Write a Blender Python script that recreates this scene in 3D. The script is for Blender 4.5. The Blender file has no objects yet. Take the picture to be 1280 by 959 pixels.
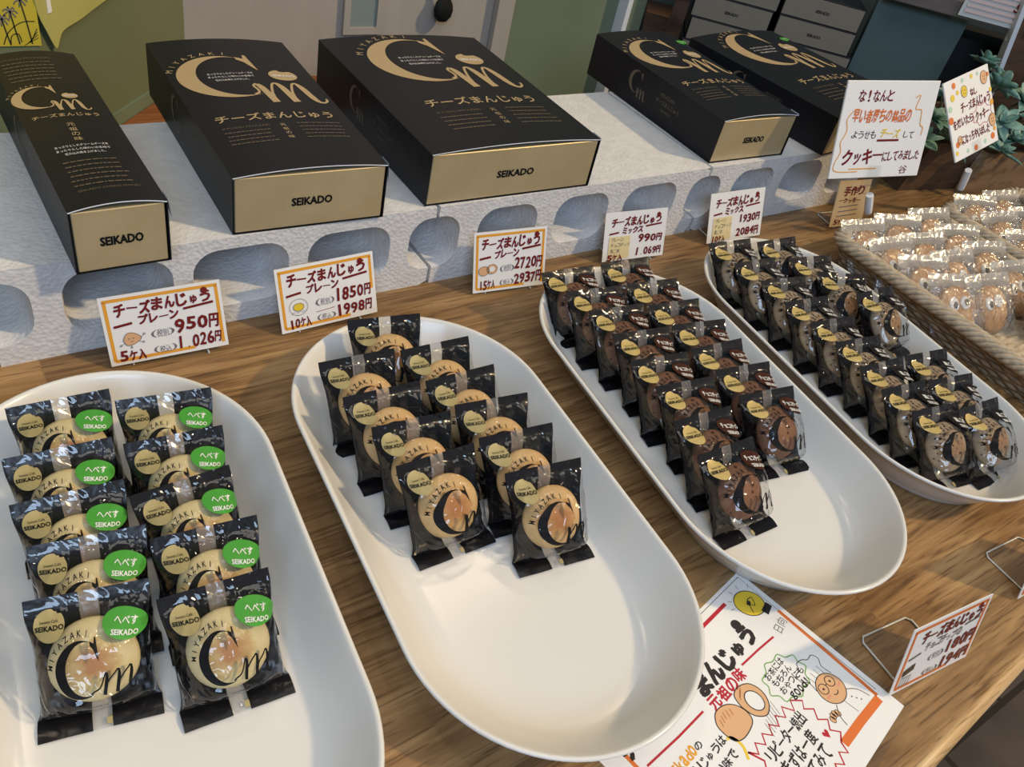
import bpy, bmesh, math, random
from mathutils import Vector, Matrix, noise
R = math.radians
PI = math.pi
sin, cos = math.sin, math.cos
C = bpy.context.scene.collection
S = bpy.context.scene

# ------------------------------------------------------------------ camera, light, exposure
cam_d = bpy.data.cameras.new('camera')
cam = bpy.data.objects.new('camera', cam_d); C.objects.link(cam)
S.camera = cam
CAM_H, PITCH, ROLL, HEAD, FPX = 0.512, R(39.854), R(15.116), R(-43.4), 1045.36
cam_d.sensor_fit = 'HORIZONTAL'; cam_d.sensor_width = 36.0; cam_d.lens = 36.0 * FPX / 1280.0
cam_d.clip_start = 0.02; cam_d.clip_end = 60
_f = Vector((0, cos(PITCH), -sin(PITCH))); _r = Vector((1, 0, 0)); _u = _r.cross(_f)
_R = _r * cos(ROLL) + _u * sin(ROLL); _U = -_r * sin(ROLL) + _u * cos(ROLL)
_m = Matrix((( _R.x, _U.x, -_f.x), (_R.y, _U.y, -_f.y), (_R.z, _U.z, -_f.z)))
_m = Matrix.Rotation(HEAD, 3, 'Z') @ _m
cam.matrix_world = Matrix.Translation((0, 0, CAM_H)) @ _m.to_4x4()

S.view_settings.view_transform = 'Standard'
S.view_settings.look = 'None'
S.view_settings.gamma = 1.0
S.view_settings.use_curve_mapping = False
S.view_settings.exposure = -0.12
S.cycles.transparent_max_bounces = 32
S.cycles.max_bounces = 8
S.cycles.caustics_reflective = False
S.cycles.caustics_refractive = False
S.cycles.sample_clamp_indirect = 4.0

W = bpy.data.worlds.new('room_air'); S.world = W; W.use_nodes = True
W.node_tree.nodes['Background'].inputs[0].default_value = (0.92, 0.95, 1.0, 1)
W.node_tree.nodes['Background'].inputs[1].default_value = 0.22

def lamp(name, typ, loc, target, energy, color, **kw):
    d = bpy.data.lights.new(name, typ); o = bpy.data.objects.new(name, d); C.objects.link(o)
    o.location = loc
    o.rotation_euler = (Vector(target) - Vector(loc)).to_track_quat('-Z', 'Y').to_euler()
    d.energy = energy; d.color = color
    for k, v in kw.items(): setattr(d, k, v)
    return o
# low sun through the shop front, from the right and behind the viewer
lamp('low_sun', 'SUN', (0.98, -0.82, 1.15), (0, 0, 0), 2.1, (1.0, 0.74, 0.42), angle=R(3.0))
# the shop front window (daylight) behind the viewer, and an added soft overhead fill, no fixture of the shop
lamp('shop_window_daylight', 'AREA', (-0.8, -1.7, 1.75), (0.5, 0.5, 0.1), 43, (0.54, 0.73, 1.0), shape='RECTANGLE', size=1.5, size_y=0.9)
lamp('overhead_fill_light', 'AREA', (0.7, 0.1, 2.1), (0.6, 0.5, 0.0), 11, (1.0, 0.93, 0.82), shape='RECTANGLE', size=1.6, size_y=1.0)
for lx, ly in ((1.5, 1.5), (-0.2, 0.9), (0.55, 1.55)):
    lamp('ceiling_downlight', 'SPOT', (lx, ly, 2.2), (0.55, 0.35, 0), 12, (1.0, 0.80, 0.55), spot_size=R(70), spot_blend=0.6, shadow_soft_size=0.05)

# ------------------------------------------------------------------ materials
def mat(name, color=(0.8, 0.8, 0.8), rough=0.5, metal=0.0, spec=0.5, coat=0.0, emit=None):
    m = bpy.data.materials.new(name); m.use_nodes = True
    b = m.node_tree.nodes['Principled BSDF']
    b.inputs['Base Color'].default_value = (*color, 1); b.inputs['Roughness'].default_value = rough
    b.inputs['Metallic'].default_value = metal; b.inputs['Specular IOR Level'].default_value = spec
    b.inputs['Coat Weight'].default_value = coat
    return m
def nd(m, t, **kw):
    n = m.node_tree.nodes.new(t)
    for k, v in kw.items(): setattr(n, k, v)
    return n
def lk(m, a, b): m.node_tree.links.new(a, b)
def bsdf(m): return m.node_tree.nodes['Principled BSDF']
def ramp(m, stops):
    r = nd(m, 'ShaderNodeValToRGB'); e = r.color_ramp.elements
    while len(e) < len(stops): e.new(0.5)
    for i, (p, c) in enumerate(stops): e[i].position = p; e[i].color = (*c, 1)
    return r
def bump(m, height, strength, dist):
    b = nd(m, 'ShaderNodeBump'); b.inputs['Strength'].default_value = strength; b.inputs['Distance'].default_value = dist
    lk(m, height, b.inputs['Height']); return b
def coords(m, kind='Object', scale=(1, 1, 1)):
    t = nd(m, 'ShaderNodeTexCoord'); mp = nd(m, 'ShaderNodeMapping'); mp.inputs['Scale'].default_value = scale
    lk(m, t.outputs[kind], mp.inputs['Vector']); return mp.outputs['Vector']

def wood(name, dark, mid, light, board=(0.5, 0.085), rough=0.42):
    m = mat(name, mid, rough, spec=0.4)
    v = coords(m)
    br = nd(m, 'ShaderNodeTexBrick'); br.offset = 0.37; br.squash = 1.0
    br.inputs['Color1'].default_value = (0, 0, 0, 1); br.inputs['Color2'].default_value = (1, 1, 1, 1)
    br.inputs['Mortar'].default_value = (0.5, 0.5, 0.5, 1); br.inputs['Scale'].default_value = 1.0
    br.inputs['Mortar Size'].default_value = 0.0006; br.inputs['Bias'].default_value = 0.0
    br.inputs['Brick Width'].default_value = board[0]; br.inputs['Row Height'].default_value = board[1]
    lk(m, v, br.inputs['Vector'])
    add = nd(m, 'ShaderNodeVectorMath', operation='MULTIPLY_ADD'); add.inputs[1].default_value = (7, 3, 5)
    lk(m, br.outputs['Color'], add.inputs[0]); lk(m, v, add.inputs[2])
    st = nd(m, 'ShaderNodeMapping'); st.inputs['Scale'].default_value = (5, 60, 20); lk(m, add.outputs[0], st.inputs['Vector'])
    n1 = nd(m, 'ShaderNodeTexNoise'); n1.inputs['Scale'].default_value = 1.2; n1.inputs['Detail'].default_value = 7; n1.inputs['Distortion'].default_value = 1.4
    lk(m, st.outputs[0], n1.inputs['Vector'])
    st2 = nd(m, 'ShaderNodeMapping'); st2.inputs['Scale'].default_value = (22, 420, 40); lk(m, add.outputs[0], st2.inputs['Vector'])
    n2 = nd(m, 'ShaderNodeTexNoise'); n2.inputs['Scale'].default_value = 1.0; n2.inputs['Detail'].default_value = 3
    lk(m, st2.outputs[0], n2.inputs['Vector'])
    r = ramp(m, [(0.30, dark), (0.5, mid), (0.68, light)]); lk(m, n1.outputs['Fac'], r.inputs[0])
    r2 = ramp(m, [(0.36, (0.42, 0.38, 0.34)), (0.46, (1, 1, 1))]); lk(m, n2.outputs['Fac'], r2.inputs[0])
    mx = nd(m, 'ShaderNodeMix', data_type='RGBA', blend_type='MULTIPLY'); mx.inputs['Factor'].default_value = 0.75
    lk(m, r.outputs[0], mx.inputs['A']); lk(m, r2.outputs[0], mx.inputs['B'])
    r3 = ramp(m, [(0.0, (0.72, 0.70, 0.68)), (1.0, (1.12, 1.08, 1.02))]); lk(m, br.outputs['Color'], r3.inputs[0])
    mx2 = nd(m, 'ShaderNodeMix', data_type='RGBA', blend_type='MULTIPLY'); mx2.inputs['Factor'].default_value = 1.0
    lk(m, mx.outputs['Result'], mx2.inputs['A']); lk(m, r3.outputs[0], mx2.inputs['B'])
    lk(m, mx2.outputs['Result'], bsdf(m).inputs['Base Color'])
    b = bump(m, n2.outputs['Fac'], 0.15, 0.0006); lk(m, b.outputs[0], bsdf(m).inputs['Normal'])
    return m
def noisy(name, c1, c2, scale, rough=0.6, bstr=0.0, bdist=0.001, spec=0.4, kind='Object', stretch=(1, 1, 1)):
    m = mat(name, c1, rough, spec=spec); v = coords(m, kind, stretch)
    n = nd(m, 'ShaderNodeTexNoise'); n.inputs['Scale'].default_value = scale; n.inputs['Detail'].default_value = 5; lk(m, v, n.inputs['Vector'])
    r = ramp(m, [(0.35, c1), (0.65, c2)]); lk(m, n.outputs['Fac'], r.inputs[0]); lk(m, r.outputs[0], bsdf(m).inputs['Base Color'])
    if bstr: b = bump(m, n.outputs['Fac'], bstr, bdist); lk(m, b.outputs[0], bsdf(m).inputs['Normal'])
    return m
def film(name, tint=(0.97, 0.97, 0.97), rough=0.055, scale=30, strength=1.0, gain=1.2, floor=0.008, haze=0.0):
    m = bpy.data.materials.new(name); m.use_nodes = True; nt = m.node_tree
    nt.nodes.remove(nt.nodes['Principled BSDF']); out = nt.nodes['Material Output']
    v = coords(m)
    n = nd(m, 'ShaderNodeTexNoise'); n.inputs['Scale'].default_value = scale; n.inputs['Detail'].default_value = 1.6; n.inputs['Distortion'].default_value = 2.2
    lk(m, v, n.inputs['Vector'])
    b = bump(m, n.outputs['Fac'], strength, 0.004)
    ge = nd(m, 'ShaderNodeNewGeometry'); dt = nd(m, 'ShaderNodeVectorMath', operation='DOT_PRODUCT'); lk(m, ge.outputs['Incoming'], dt.inputs[0]); lk(m, b.outputs[0], dt.inputs[1])
    ab = nd(m, 'ShaderNodeMath', operation='ABSOLUTE'); lk(m, dt.outputs['Value'], ab.inputs[0])
    om = nd(m, 'ShaderNodeMath', operation='SUBTRACT'); om.inputs[0].default_value = 1.0; om.use_clamp = True; lk(m, ab.outputs[0], om.inputs[1])
    pw = nd(m, 'ShaderNodeMath', operation='POWER'); pw.inputs[1].default_value = 5.0; lk(m, om.outputs[0], pw.inputs[0])
    fr = nd(m, 'ShaderNodeMath', operation='MULTIPLY_ADD'); fr.inputs[1].default_value = 0.96; fr.inputs[2].default_value = 0.045; lk(m, pw.outputs[0], fr.inputs[0])   # reflectance of a thin plastic sheet, the same from both sides
    ma = nd(m, 'ShaderNodeMath', operation='MULTIPLY_ADD'); ma.inputs[1].default_value = gain; ma.inputs[2].default_value = floor; ma.use_clamp = True
    lk(m, fr.outputs[0], ma.inputs[0])
    tr = nd(m, 'ShaderNodeBsdfTransparent'); tr.inputs[0].default_value = (*tint, 1)
    gl = nd(m, 'ShaderNodeBsdfGlossy'); gl.inputs['Roughness'].default_value = rough; lk(m, b.outputs[0], gl.inputs['Normal'])
    mx = nd(m, 'ShaderNodeMixShader'); lk(m, ma.outputs[0], mx.inputs[0])
    base = tr.outputs[0]
    if haze:
        df = nd(m, 'ShaderNodeBsdfTranslucent'); df.inputs[0].default_value = (0.9, 0.9, 0.88, 1)
        d2 = nd(m, 'ShaderNodeBsdfDiffuse'); d2.inputs[0].default_value = (0.85, 0.85, 0.83, 1)
        ad = nd(m, 'ShaderNodeMixShader'); ad.inputs[0].default_value = 0.5; lk(m, df.outputs[0], ad.inputs[1]); lk(m, d2.outputs[0], ad.inputs[2])
        hz = nd(m, 'ShaderNodeMixShader'); hz.inputs[0].default_value = haze; lk(m, tr.outputs[0], hz.inputs[1]); lk(m, ad.outputs[0], hz.inputs[2]); base = hz.outputs[0]
    lk(m, base, mx.inputs[1]); lk(m, gl.outputs[0], mx.inputs[2]); lk(m, mx.outputs[0], out.inputs['Surface'])
    return m
def bun_mat(name, edge, centre, pale, specks=None, r0=0.45, r1=0.95):
    m = mat(name, edge, 0.55, spec=0.25); v = coords(m)
    sp = nd(m, 'ShaderNodeSeparateXYZ'); lk(m, v, sp.inputs[0])
    cx = nd(m, 'ShaderNodeCombineXYZ'); lk(m, sp.outputs[0], cx.inputs[0]); lk(m, sp.outputs[1], cx.inputs[1])
    ln = nd(m, 'ShaderNodeVectorMath', operation='LENGTH'); lk(m, cx.outputs[0], ln.inputs[0])
    n = nd(m, 'ShaderNodeTexNoise'); n.inputs['Scale'].default_value = 130; n.inputs['Detail'].default_value = 6; lk(m, v, n.inputs['Vector'])
    ma = nd(m, 'ShaderNodeMath', operation='MULTIPLY'); ma.inputs[1].default_value = 1 / 0.0245; lk(m, ln.outputs['Value'], ma.inputs[0])
    m2 = nd(m, 'ShaderNodeMath', operation='MULTIPLY_ADD'); m2.inputs[1].default_value = 0.7; lk(m, n.outputs['Fac'], m2.inputs[0]); lk(m, ma.outputs[0], m2.inputs[2])
    r = ramp(m, [(0.50, centre), (0.50 + r0 * 0.9, edge), (1.0, pale)]); lk(m, m2.outputs[0], r.inputs[0])
    col = r.outputs[0]
    if specks:
        vo = nd(m, 'ShaderNodeTexVoronoi'); vo.inputs['Scale'].default_value = specks[1]; lk(m, v, vo.inputs['Vector'])
        rr = ramp(m, [(specks[2], specks[0]), (specks[2] + 0.06, (1, 1, 1))]); lk(m, vo.outputs['Distance'], rr.inputs[0])
        mx = nd(m, 'ShaderNodeMix', data_type='RGBA', blend_type='MULTIPLY'); mx.inputs['Factor'].default_value = 1
        lk(m, col, mx.inputs['A']); lk(m, rr.outputs[0], mx.inputs['B']); col = mx.outputs['Result']
    lk(m, col, bsdf(m).inputs['Base Color'])
    b = bump(m, n.outputs['Fac'], 0.4, 0.0012); lk(m, b.outputs[0], bsdf(m).inputs['Normal'])
    return m

M = {}
M['wood'] = wood('oak_tabletop', (0.165, 0.092, 0.038), (0.305, 0.182, 0.079), (0.42, 0.27, 0.125))
M['wood_edge'] = wood('oak_edge', (0.42, 0.26, 0.12), (0.55, 0.37, 0.18), (0.65, 0.47, 0.26))
M['brown_wood'] = wood('dark_brown_wood', (0.05, 0.028, 0.018), (0.10, 0.055, 0.032), (0.15, 0.085, 0.05), (0.6, 0.12), 0.5)
M['red_wood'] = wood('red_brown_wood', (0.17, 0.055, 0.02), (0.26, 0.095, 0.035), (0.32, 0.13, 0.05), (0.6, 0.12), 0.5)
M['tan_wood'] = wood('tan_wood', (0.16, 0.10, 0.06), (0.24, 0.155, 0.09), (0.30, 0.20, 0.12), (0.5, 0.12), 0.55)
M['ceramic'] = mat('white_glazed_ceramic', (0.71, 0.70, 0.67), 0.20, spec=0.40)
m = M['foam'] = mat('white_styrofoam', (0.80, 0.80, 0.80), 0.75, spec=0.25)
v = coords(m); vo = nd(m, 'ShaderNodeTexVoronoi'); vo.inputs['Scale'].default_value = 260; lk(m, v, vo.inputs['Vector'])
n = nd(m, 'ShaderNodeTexNoise'); n.inputs['Scale'].default_value = 35; n.inputs['Detail'].default_value = 6; n.inputs['Distortion'].default_value = 2.0; lk(m, v, n.inputs['Vector'])
r = ramp(m, [(0.35, (0.60, 0.60, 0.605)), (0.6, (0.66, 0.66, 0.665))]); lk(m, n.outputs['Fac'], r.inputs[0]); lk(m, r.outputs[0], bsdf(m).inputs['Base Color'])
b = bump(m, vo.outputs['Distance'], 0.35, 0.002); lk(m, b.outputs[0], bsdf(m).inputs['Normal'])
M['card_black'] = mat('matt_black_card', (0.010, 0.0105, 0.0135), 0.42, spec=0.26)
M['card_gold'] = noisy('champagne_gold_card', (0.50, 0.40, 0.225), (0.545, 0.44, 0.26), 30, 0.42, spec=0.5); bsdf(M['card_gold']).inputs['Metallic'].default_value = 0.35
M['card_raw'] = mat('white_card_edge', (0.80, 0.83, 0.90), 0.6)
M['print_gold'] = mat('gold_ink', (0.52, 0.385, 0.21), 0.45, metal=0.2)
M['print_dim'] = mat('dull_gold_ink', (0.13, 0.10, 0.065), 0.5)
M['print_white'] = mat('white_ink', (0.82, 0.82, 0.80), 0.5)
M['print_black'] = mat('black_ink', (0.008, 0.008, 0.009), 0.5, spec=0.12)
M['seal_gold'] = mat('gold_foil_print', (0.40, 0.33, 0.15), 0.42, metal=0.15)
M['seal_yellow'] = mat('bright_gold_foil_print', (0.56, 0.42, 0.15), 0.40, metal=0.15)
M['green'] = mat('green_sticker', (0.065, 0.33, 0.045), 0.4, spec=0.3)
M['choc'] = mat('brown_sticker', (0.055, 0.017, 0.009), 0.4, spec=0.2)
M['ink_sticker'] = mat('black_sticker', (0.012, 0.010, 0.010), 0.4, spec=0.15)
M['film'] = film('clear_wrapper_film')
M['film_clear'] = film('clear_stripe_film', (0.86, 0.86, 0.86), 0.15, haze=0.25)
M['film_bag'] = film('clear_cookie_bag', (0.96, 0.96, 0.95), 0.10, scale=75, strength=0.8, gain=1.6, floor=0.03, haze=0.15)
M['film_seal'] = film('frosted_bag_seal', (0.96, 0.96, 0.95), 0.18, scale=45, strength=0.45, gain=1.2, floor=0.03, haze=0.40)
m = M['film_black'] = mat('black_wrapper_film', (0.006, 0.006, 0.008), 0.24, spec=0.26)
v = coords(m); n = nd(m, 'ShaderNodeTexNoise'); n.inputs['Scale'].default_value = 80; n.inputs['Detail'].default_value = 2; lk(m, v, n.inputs['Vector'])
b = bump(m, n.outputs['Fac'], 0.35, 0.003); lk(m, b.outputs[0], bsdf(m).inputs['Normal'])
M['acrylic'] = film('clear_acrylic', (0.975, 0.98, 0.98), 0.03, scale=4, strength=0.0, gain=0.7, floor=0.0)
M['acrylic_sleeve'] = film('clear_sleeve', (0.985, 0.985, 0.985), 0.10, scale=4, strength=0.0, gain=0.25, floor=0.0)
M['acrylic_edge'] = mat('acrylic_cut_edge', (0.70, 0.72, 0.70), 0.15)
M['bun_pale'] = bun_mat('bun_pale', (0.60, 0.46, 0.21), (0.43, 0.215, 0.085), (0.66, 0.55, 0.30))
M['bun_gold'] = bun_mat('bun_golden', (0.56, 0.31, 0.115), (0.42, 0.175, 0.06), (0.64, 0.42, 0.19))
M['bun_choc'] = bun_mat('bun_chocolate', (0.20, 0.095, 0.05), (0.24, 0.105, 0.05), (0.17, 0.08, 0.045), ((0.2, 0.12, 0.1), 110, 0.16))
M['bun_sesame'] = bun_mat('bun_sesame', (0.33, 0.225, 0.135), (0.30, 0.165, 0.085), (0.36, 0.27, 0.18), ((0.04, 0.03, 0.03), 190, 0.20))
M['cookie'] = noisy('cookie_brown', (0.42, 0.21, 0.075), (0.50, 0.27, 0.11), 60, 0.7, 0.3, 0.0008)
M['eye_white'] = mat('sugar_eye_white', (0.85, 0.85, 0.86), 0.35)
M['eye_black'] = mat('sugar_eye_black', (0.012, 0.012, 0.02), 0.25)
M['paper'] = mat('white_paper', (0.84, 0.84, 0.83), 0.55, spec=0.3)
M['paper_cream'] = mat('cream_paper', (0.80, 0.74, 0.62), 0.55, spec=0.3)
M['paper_tan'] = mat('tan_paper', (0.66, 0.47, 0.25), 0.6, spec=0.3)
M['note_yellow'] = mat('pale_yellow_paper', (0.78, 0.66, 0.36), 0.6)
M['marker_red'] = mat('dark_red_marker', (0.17, 0.010, 0.010), 0.6, spec=0.2)
M['marker_bright'] = mat('red_marker', (0.48, 0.012, 0.03), 0.5)
M['marker_orange'] = mat('orange_marker', (0.72, 0.17, 0.03), 0.5)
M['marker_amber'] = mat('amber_marker', (0.80, 0.36, 0.03), 0.5)
M['marker_yellow'] = mat('yellow_marker', (0.80, 0.58, 0.04), 0.5)
M['marker_green'] = mat('green_marker', (0.22, 0.42, 0.14), 0.5)
M['pen_grey'] = mat('grey_pen', (0.15, 0.14, 0.14), 0.5)
M['pen_black'] = mat('black_pen', (0.015, 0.013, 0.013), 0.5)
M['skin_ink'] = mat('peach_marker', (0.72, 0.42, 0.22), 0.5)
M['blush_ink'] = mat('pink_marker', (0.80, 0.28, 0.22), 0.5)
M['brown_ink'] = mat('brown_marker', (0.50, 0.22, 0.07), 0.5)
M['pastel_green'] = mat('pastel_green_dot', (0.45, 0.70, 0.52), 0.5)
M['wicker'] = noisy('pale_wicker', (0.36, 0.285, 0.19), (0.56, 0.46, 0.33), 120, 0.6, stretch=(1, 1, 1))
M['wicker_dark'] = noisy('grey_brown_wicker', (0.20, 0.15, 0.095), (0.38, 0.29, 0.19), 90, 0.65)
M['wall_green'] = noisy('olive_green_paint', (0.145, 0.165, 0.085), (0.16, 0.18, 0.095), 6, 0.7)
M['sage'] = noisy('sage_green_paint', (0.145, 0.19, 0.125), (0.165, 0.21, 0.14), 5, 0.6)
M['cream'] = noisy('greige_paint', (0.36, 0.325, 0.285), (0.39, 0.35, 0.31), 5, 0.6, stretch=(8, 8, 1))
M['pane'] = mat('frosted_pane', (0.22, 0.27, 0.26), 0.25)
M['teal'] = noisy('grey_teal_paint', (0.085, 0.135, 0.135), (0.10, 0.155, 0.15), 4, 0.6)
M['darkvoid'] = mat('dark_recess', (0.006, 0.006, 0.007), 0.7)
M['black_metal'] = mat('black_iron', (0.010, 0.010, 0.010), 0.6, spec=0.2)
M['white_trim'] = mat('white_trim', (0.70, 0.74, 0.80), 0.4)
M['grey_board'] = noisy('grey_brown_board', (0.13, 0.105, 0.095), (0.17, 0.14, 0.125), 12, 0.6, stretch=(1, 8, 8))
M['yellow_card'] = noisy('yellow_card', (0.55, 0.43, 0.03), (0.58, 0.46, 0.05), 8, 0.6)
M['leaf_paper'] = noisy('pale_yellow_green_paper', (0.42, 0.40, 0.11), (0.47, 0.44, 0.14), 9, 0.6)
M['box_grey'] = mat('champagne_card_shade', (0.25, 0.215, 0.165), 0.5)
M['pink_paper'] = mat('pink_striped_paper', (0.80, 0.62, 0.57), 0.5)
M['stem'] = mat('plant_stem', (0.12, 0.10, 0.05), 0.7)
M['leaf'] = noisy('blue_green_leaf', (0.10, 0.24, 0.20), (0.26, 0.42, 0.36), 60, 0.5)
m = M['tile'] = noisy('brown_slate_tile', (0.055, 0.045, 0.042), (0.10, 0.075, 0.062), 9, 0.5)
v = coords(m); br = nd(m, 'ShaderNodeTexBrick'); br.offset = 0.5
br.inputs['Scale'].default_value = 1; br.inputs['Brick Width'].default_value = 0.40; br.inputs['Row Height'].default_value = 0.40; br.inputs['Mortar Size'].default_value = 0.006
br.inputs['Color1'].default_value = (1, 1, 1, 1); br.inputs['Color2'].default_value = (0.75, 0.75, 0.78, 1); br.inputs['Mortar'].default_value = (0.12, 0.1, 0.1, 1)
lk(m, v, br.inputs['Vector'])
mx = nd(m, 'ShaderNodeMix', data_type='RGBA', blend_type='MULTIPLY'); mx.inputs['Factor'].default_value = 1
old = bsdf(m).inputs['Base Color'].links[0].from_socket
lk(m, old, mx.inputs['A']); lk(m, br.outputs['Color'], mx.inputs['B']); lk(m, mx.outputs['Result'], bsdf(m).inputs['Base Color'])

# ------------------------------------------------------------------ mesh helpers
class MB:
    def __init__(s): s.v = []; s.f = []; s.m = []; s.s = []
    def add(s, vs, fs, mi=0, smooth=False):
        o = len(s.v); s.v += [tuple(x) for x in vs]
        for f in fs: s.f.append(tuple(i + o for i in f)); s.m.append(mi); s.s.append(smooth)
    def box(s, x0, x1, y0, y1, z0, z1, mi=0, fn=None):
        vs = [(x, y, z) for z in (z0, z1) for y in (y0, y1) for x in (x0, x1)]
        if fn: vs = [fn(*p) for p in vs]
        s.add(vs, [(0, 2, 3, 1), (4, 5, 7, 6), (0, 1, 5, 4), (2, 6, 7, 3), (0, 4, 6, 2), (1, 3, 7, 5)], mi)
    def prism(s, poly, z0, z1, mi=0, fn=None, smooth_side=False):
        n = len(poly); vs = [(x, y, z0) for x, y in poly] + [(x, y, z1) for x, y in poly]
        if fn: vs = [fn(*p) for p in vs]
        s.add(vs, [tuple(range(n))[::-1], tuple(range(n, 2 * n))], mi)
        s.add(vs, [(i, (i + 1) % n, n + (i + 1) % n, n + i) for i in range(n)], mi, smooth_side)
    def loops(s, ls, mi=0, smooth=True, closed=True, cap0=False, cap1=False):
        n = len(ls[0]); vs = [p for l in ls for p in l]; fs = []
        for a in range(len(ls) - 1):
            for i in range(n if closed else n - 1):
                j = (i + 1) % n; fs.append((a * n + i, a * n + j, (a + 1) * n + j, (a + 1) * n + i))
        s.add(vs, fs, mi, smooth)
        if cap0: s.add(ls[0], [tuple(range(n))[::-1]], mi)
        if cap1: s.add(ls[-1], [tuple(range(n))], mi)
    def tube(s, pts, r, n=8, mi=0, closed=False, caps=True):
        pts = [Vector(p) for p in pts]; ls = []; N = len(pts); ref = None
        for i, p in enumerate(pts):
            a = pts[i - 1] if (i > 0 or closed) else p; b = pts[(i + 1) % N] if (i < N - 1 or closed) else p
            t = (b - a).normalized()
            if ref is None: ref = t.orthogonal().normalized()
            ref = (ref - t * ref.dot(t)).normalized(); bi = t.cross(ref)
            rr = r[i] if isinstance(r, (list, tuple)) else r
            ls.append([p + (ref * cos(2 * PI * k / n) + bi * sin(2 * PI * k / n)) * rr for k in range(n)])
        if closed: ls.append(ls[0])
        s.loops(ls, mi, True, True, caps and not closed, caps and not closed)
    def stroke(s, pts, w, fn, mi=0):
        P = [Vector((p[0], p[1])) for p in pts]; L = []; Rr = []
        for i, p in enumerate(P):
            a = P[max(i - 1, 0)]; b = P[min(i + 1, len(P) - 1)]; t = (b - a)
            t = t.normalized() if t.length > 1e-9 else Vector((1, 0)); nn = Vector((-t.y, t.x))
            ww = (w[i] if isinstance(w, (list, tuple)) else w) / 2
            L.append(p + nn * ww); Rr.append(p - nn * ww)
        vs = [fn(*p) for p in L] + [fn(*p) for p in Rr]; n = len(P)
        s.add(vs, [(i, i + n, i + 1 + n, i + 1) for i in range(n - 1)], mi)
    def poly(s, pts, fn, mi=0): s.add([fn(*p) for p in pts], [tuple(range(len(pts)))], mi)
    def build(s, name, mats, parent=None, loc=None, rot=None):
        me = bpy.data.meshes.new(name); me.from_pydata(s.v, [], s.f)
        mats = mats if isinstance(mats, (list, tuple)) else [mats]
        for x in mats: me.materials.append(M[x])
        me.polygons.foreach_set('material_index', s.m); me.polygons.foreach_set('use_smooth', s.s)
        me.update()
        o = bpy.data.objects.new(name, me); C.objects.link(o)
        if parent: o.parent = parent
        if loc: o.location = loc
        if rot: o.rotation_euler = rot
        return o
def recalc(o):
    bm = bmesh.new(); bm.from_mesh(o.data); bmesh.ops.remove_doubles(bm, verts=bm.verts, dist=1e-6)
    bmesh.ops.recalc_face_normals(bm, faces=bm.faces); bm.to_mesh(o.data); bm.free(); return o
def bevel(o, w, seg=2):
    md = o.modifiers.new('bevel', 'BEVEL'); md.width = w; md.segments = seg; md.limit_method = 'ANGLE'; return o
def tag(o, label=None, cat=None, group=None, kind=None):
    for k, v in (('label', label), ('category', cat), ('group', group), ('kind', kind)):
        if v: o[k] = v
    return o
def empty(name, loc=(0, 0, 0), rz=0.0):
    o = bpy.data.objects.new(name, None); C.objects.link(o); o.location = loc; o.rotation_euler = (0, 0, rz); o.empty_display_size = 0.02; return o
def copy_tree(o, parent=None):
    kids = list(o.children); c = o.copy(); C.objects.link(c)
    if parent: c.parent = parent
    for k in kids: copy_tree(k, c)
    return c
def arc(cx, cy, rx, ry, a0, a1, n=16, rot=0.0):
    out = []
    for i in range(n + 1):
        a = R(a0 + (a1 - a0) * i / n); x, y = rx * cos(a), ry * sin(a)
        out.append((cx + x * cos(rot) - y * sin(rot), cy + x * sin(rot) + y * cos(rot)))
    return out
def smooth_pts(pts, k=6):
    P = [pts[0]] + list(pts) + [pts[-1]]; out = []
    for i in range(1, len(P) - 2):
        p0, p1, p2, p3 = P[i - 1], P[i], P[i + 1], P[i + 2]
        for j in range(k):
            t = j / k; q = []
            for d in range(len(p1)):
                a, b, c, e = p0[d], p1[d], p2[d], p3[d]
                q.append(0.5 * (2 * b + (c - a) * t + (2 * a - 5 * b + 4 * c - e) * t * t + (3 * b - a - 3 * c + e) * t ** 3))
            out.append(tuple(q))
    out.append(tuple(pts[-1])); return out
_txt = {}
def glyphs(body, bold=0.0):
    key = (body, bold)
    if key not in _txt:
        c = bpy.data.curves.new('glyphs', 'FONT'); c.body = body; c.resolution_u = 2; c.offset = bold
        o = bpy.data.objects.new('glyphs', c); me = o.to_mesh()
        v = [(p.co.x, p.co.y) for p in me.vertices]; f = [tuple(p.vertices) for p in me.polygons]
        o.to_mesh_clear(); bpy.data.objects.remove(o); bpy.data.curves.remove(c)
        xs = [p[0] for p in v]; ys = [p[1] for p in v]
        bx = (min(xs), max(xs), min(ys), max(ys))
        _txt[key] = ([((x - (bx[0] + bx[1]) / 2), (y - (bx[2] + bx[3]) / 2)) for x, y in v], f, bx[1] - bx[0], bx[3] - bx[2])
    return _txt[key]
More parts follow.
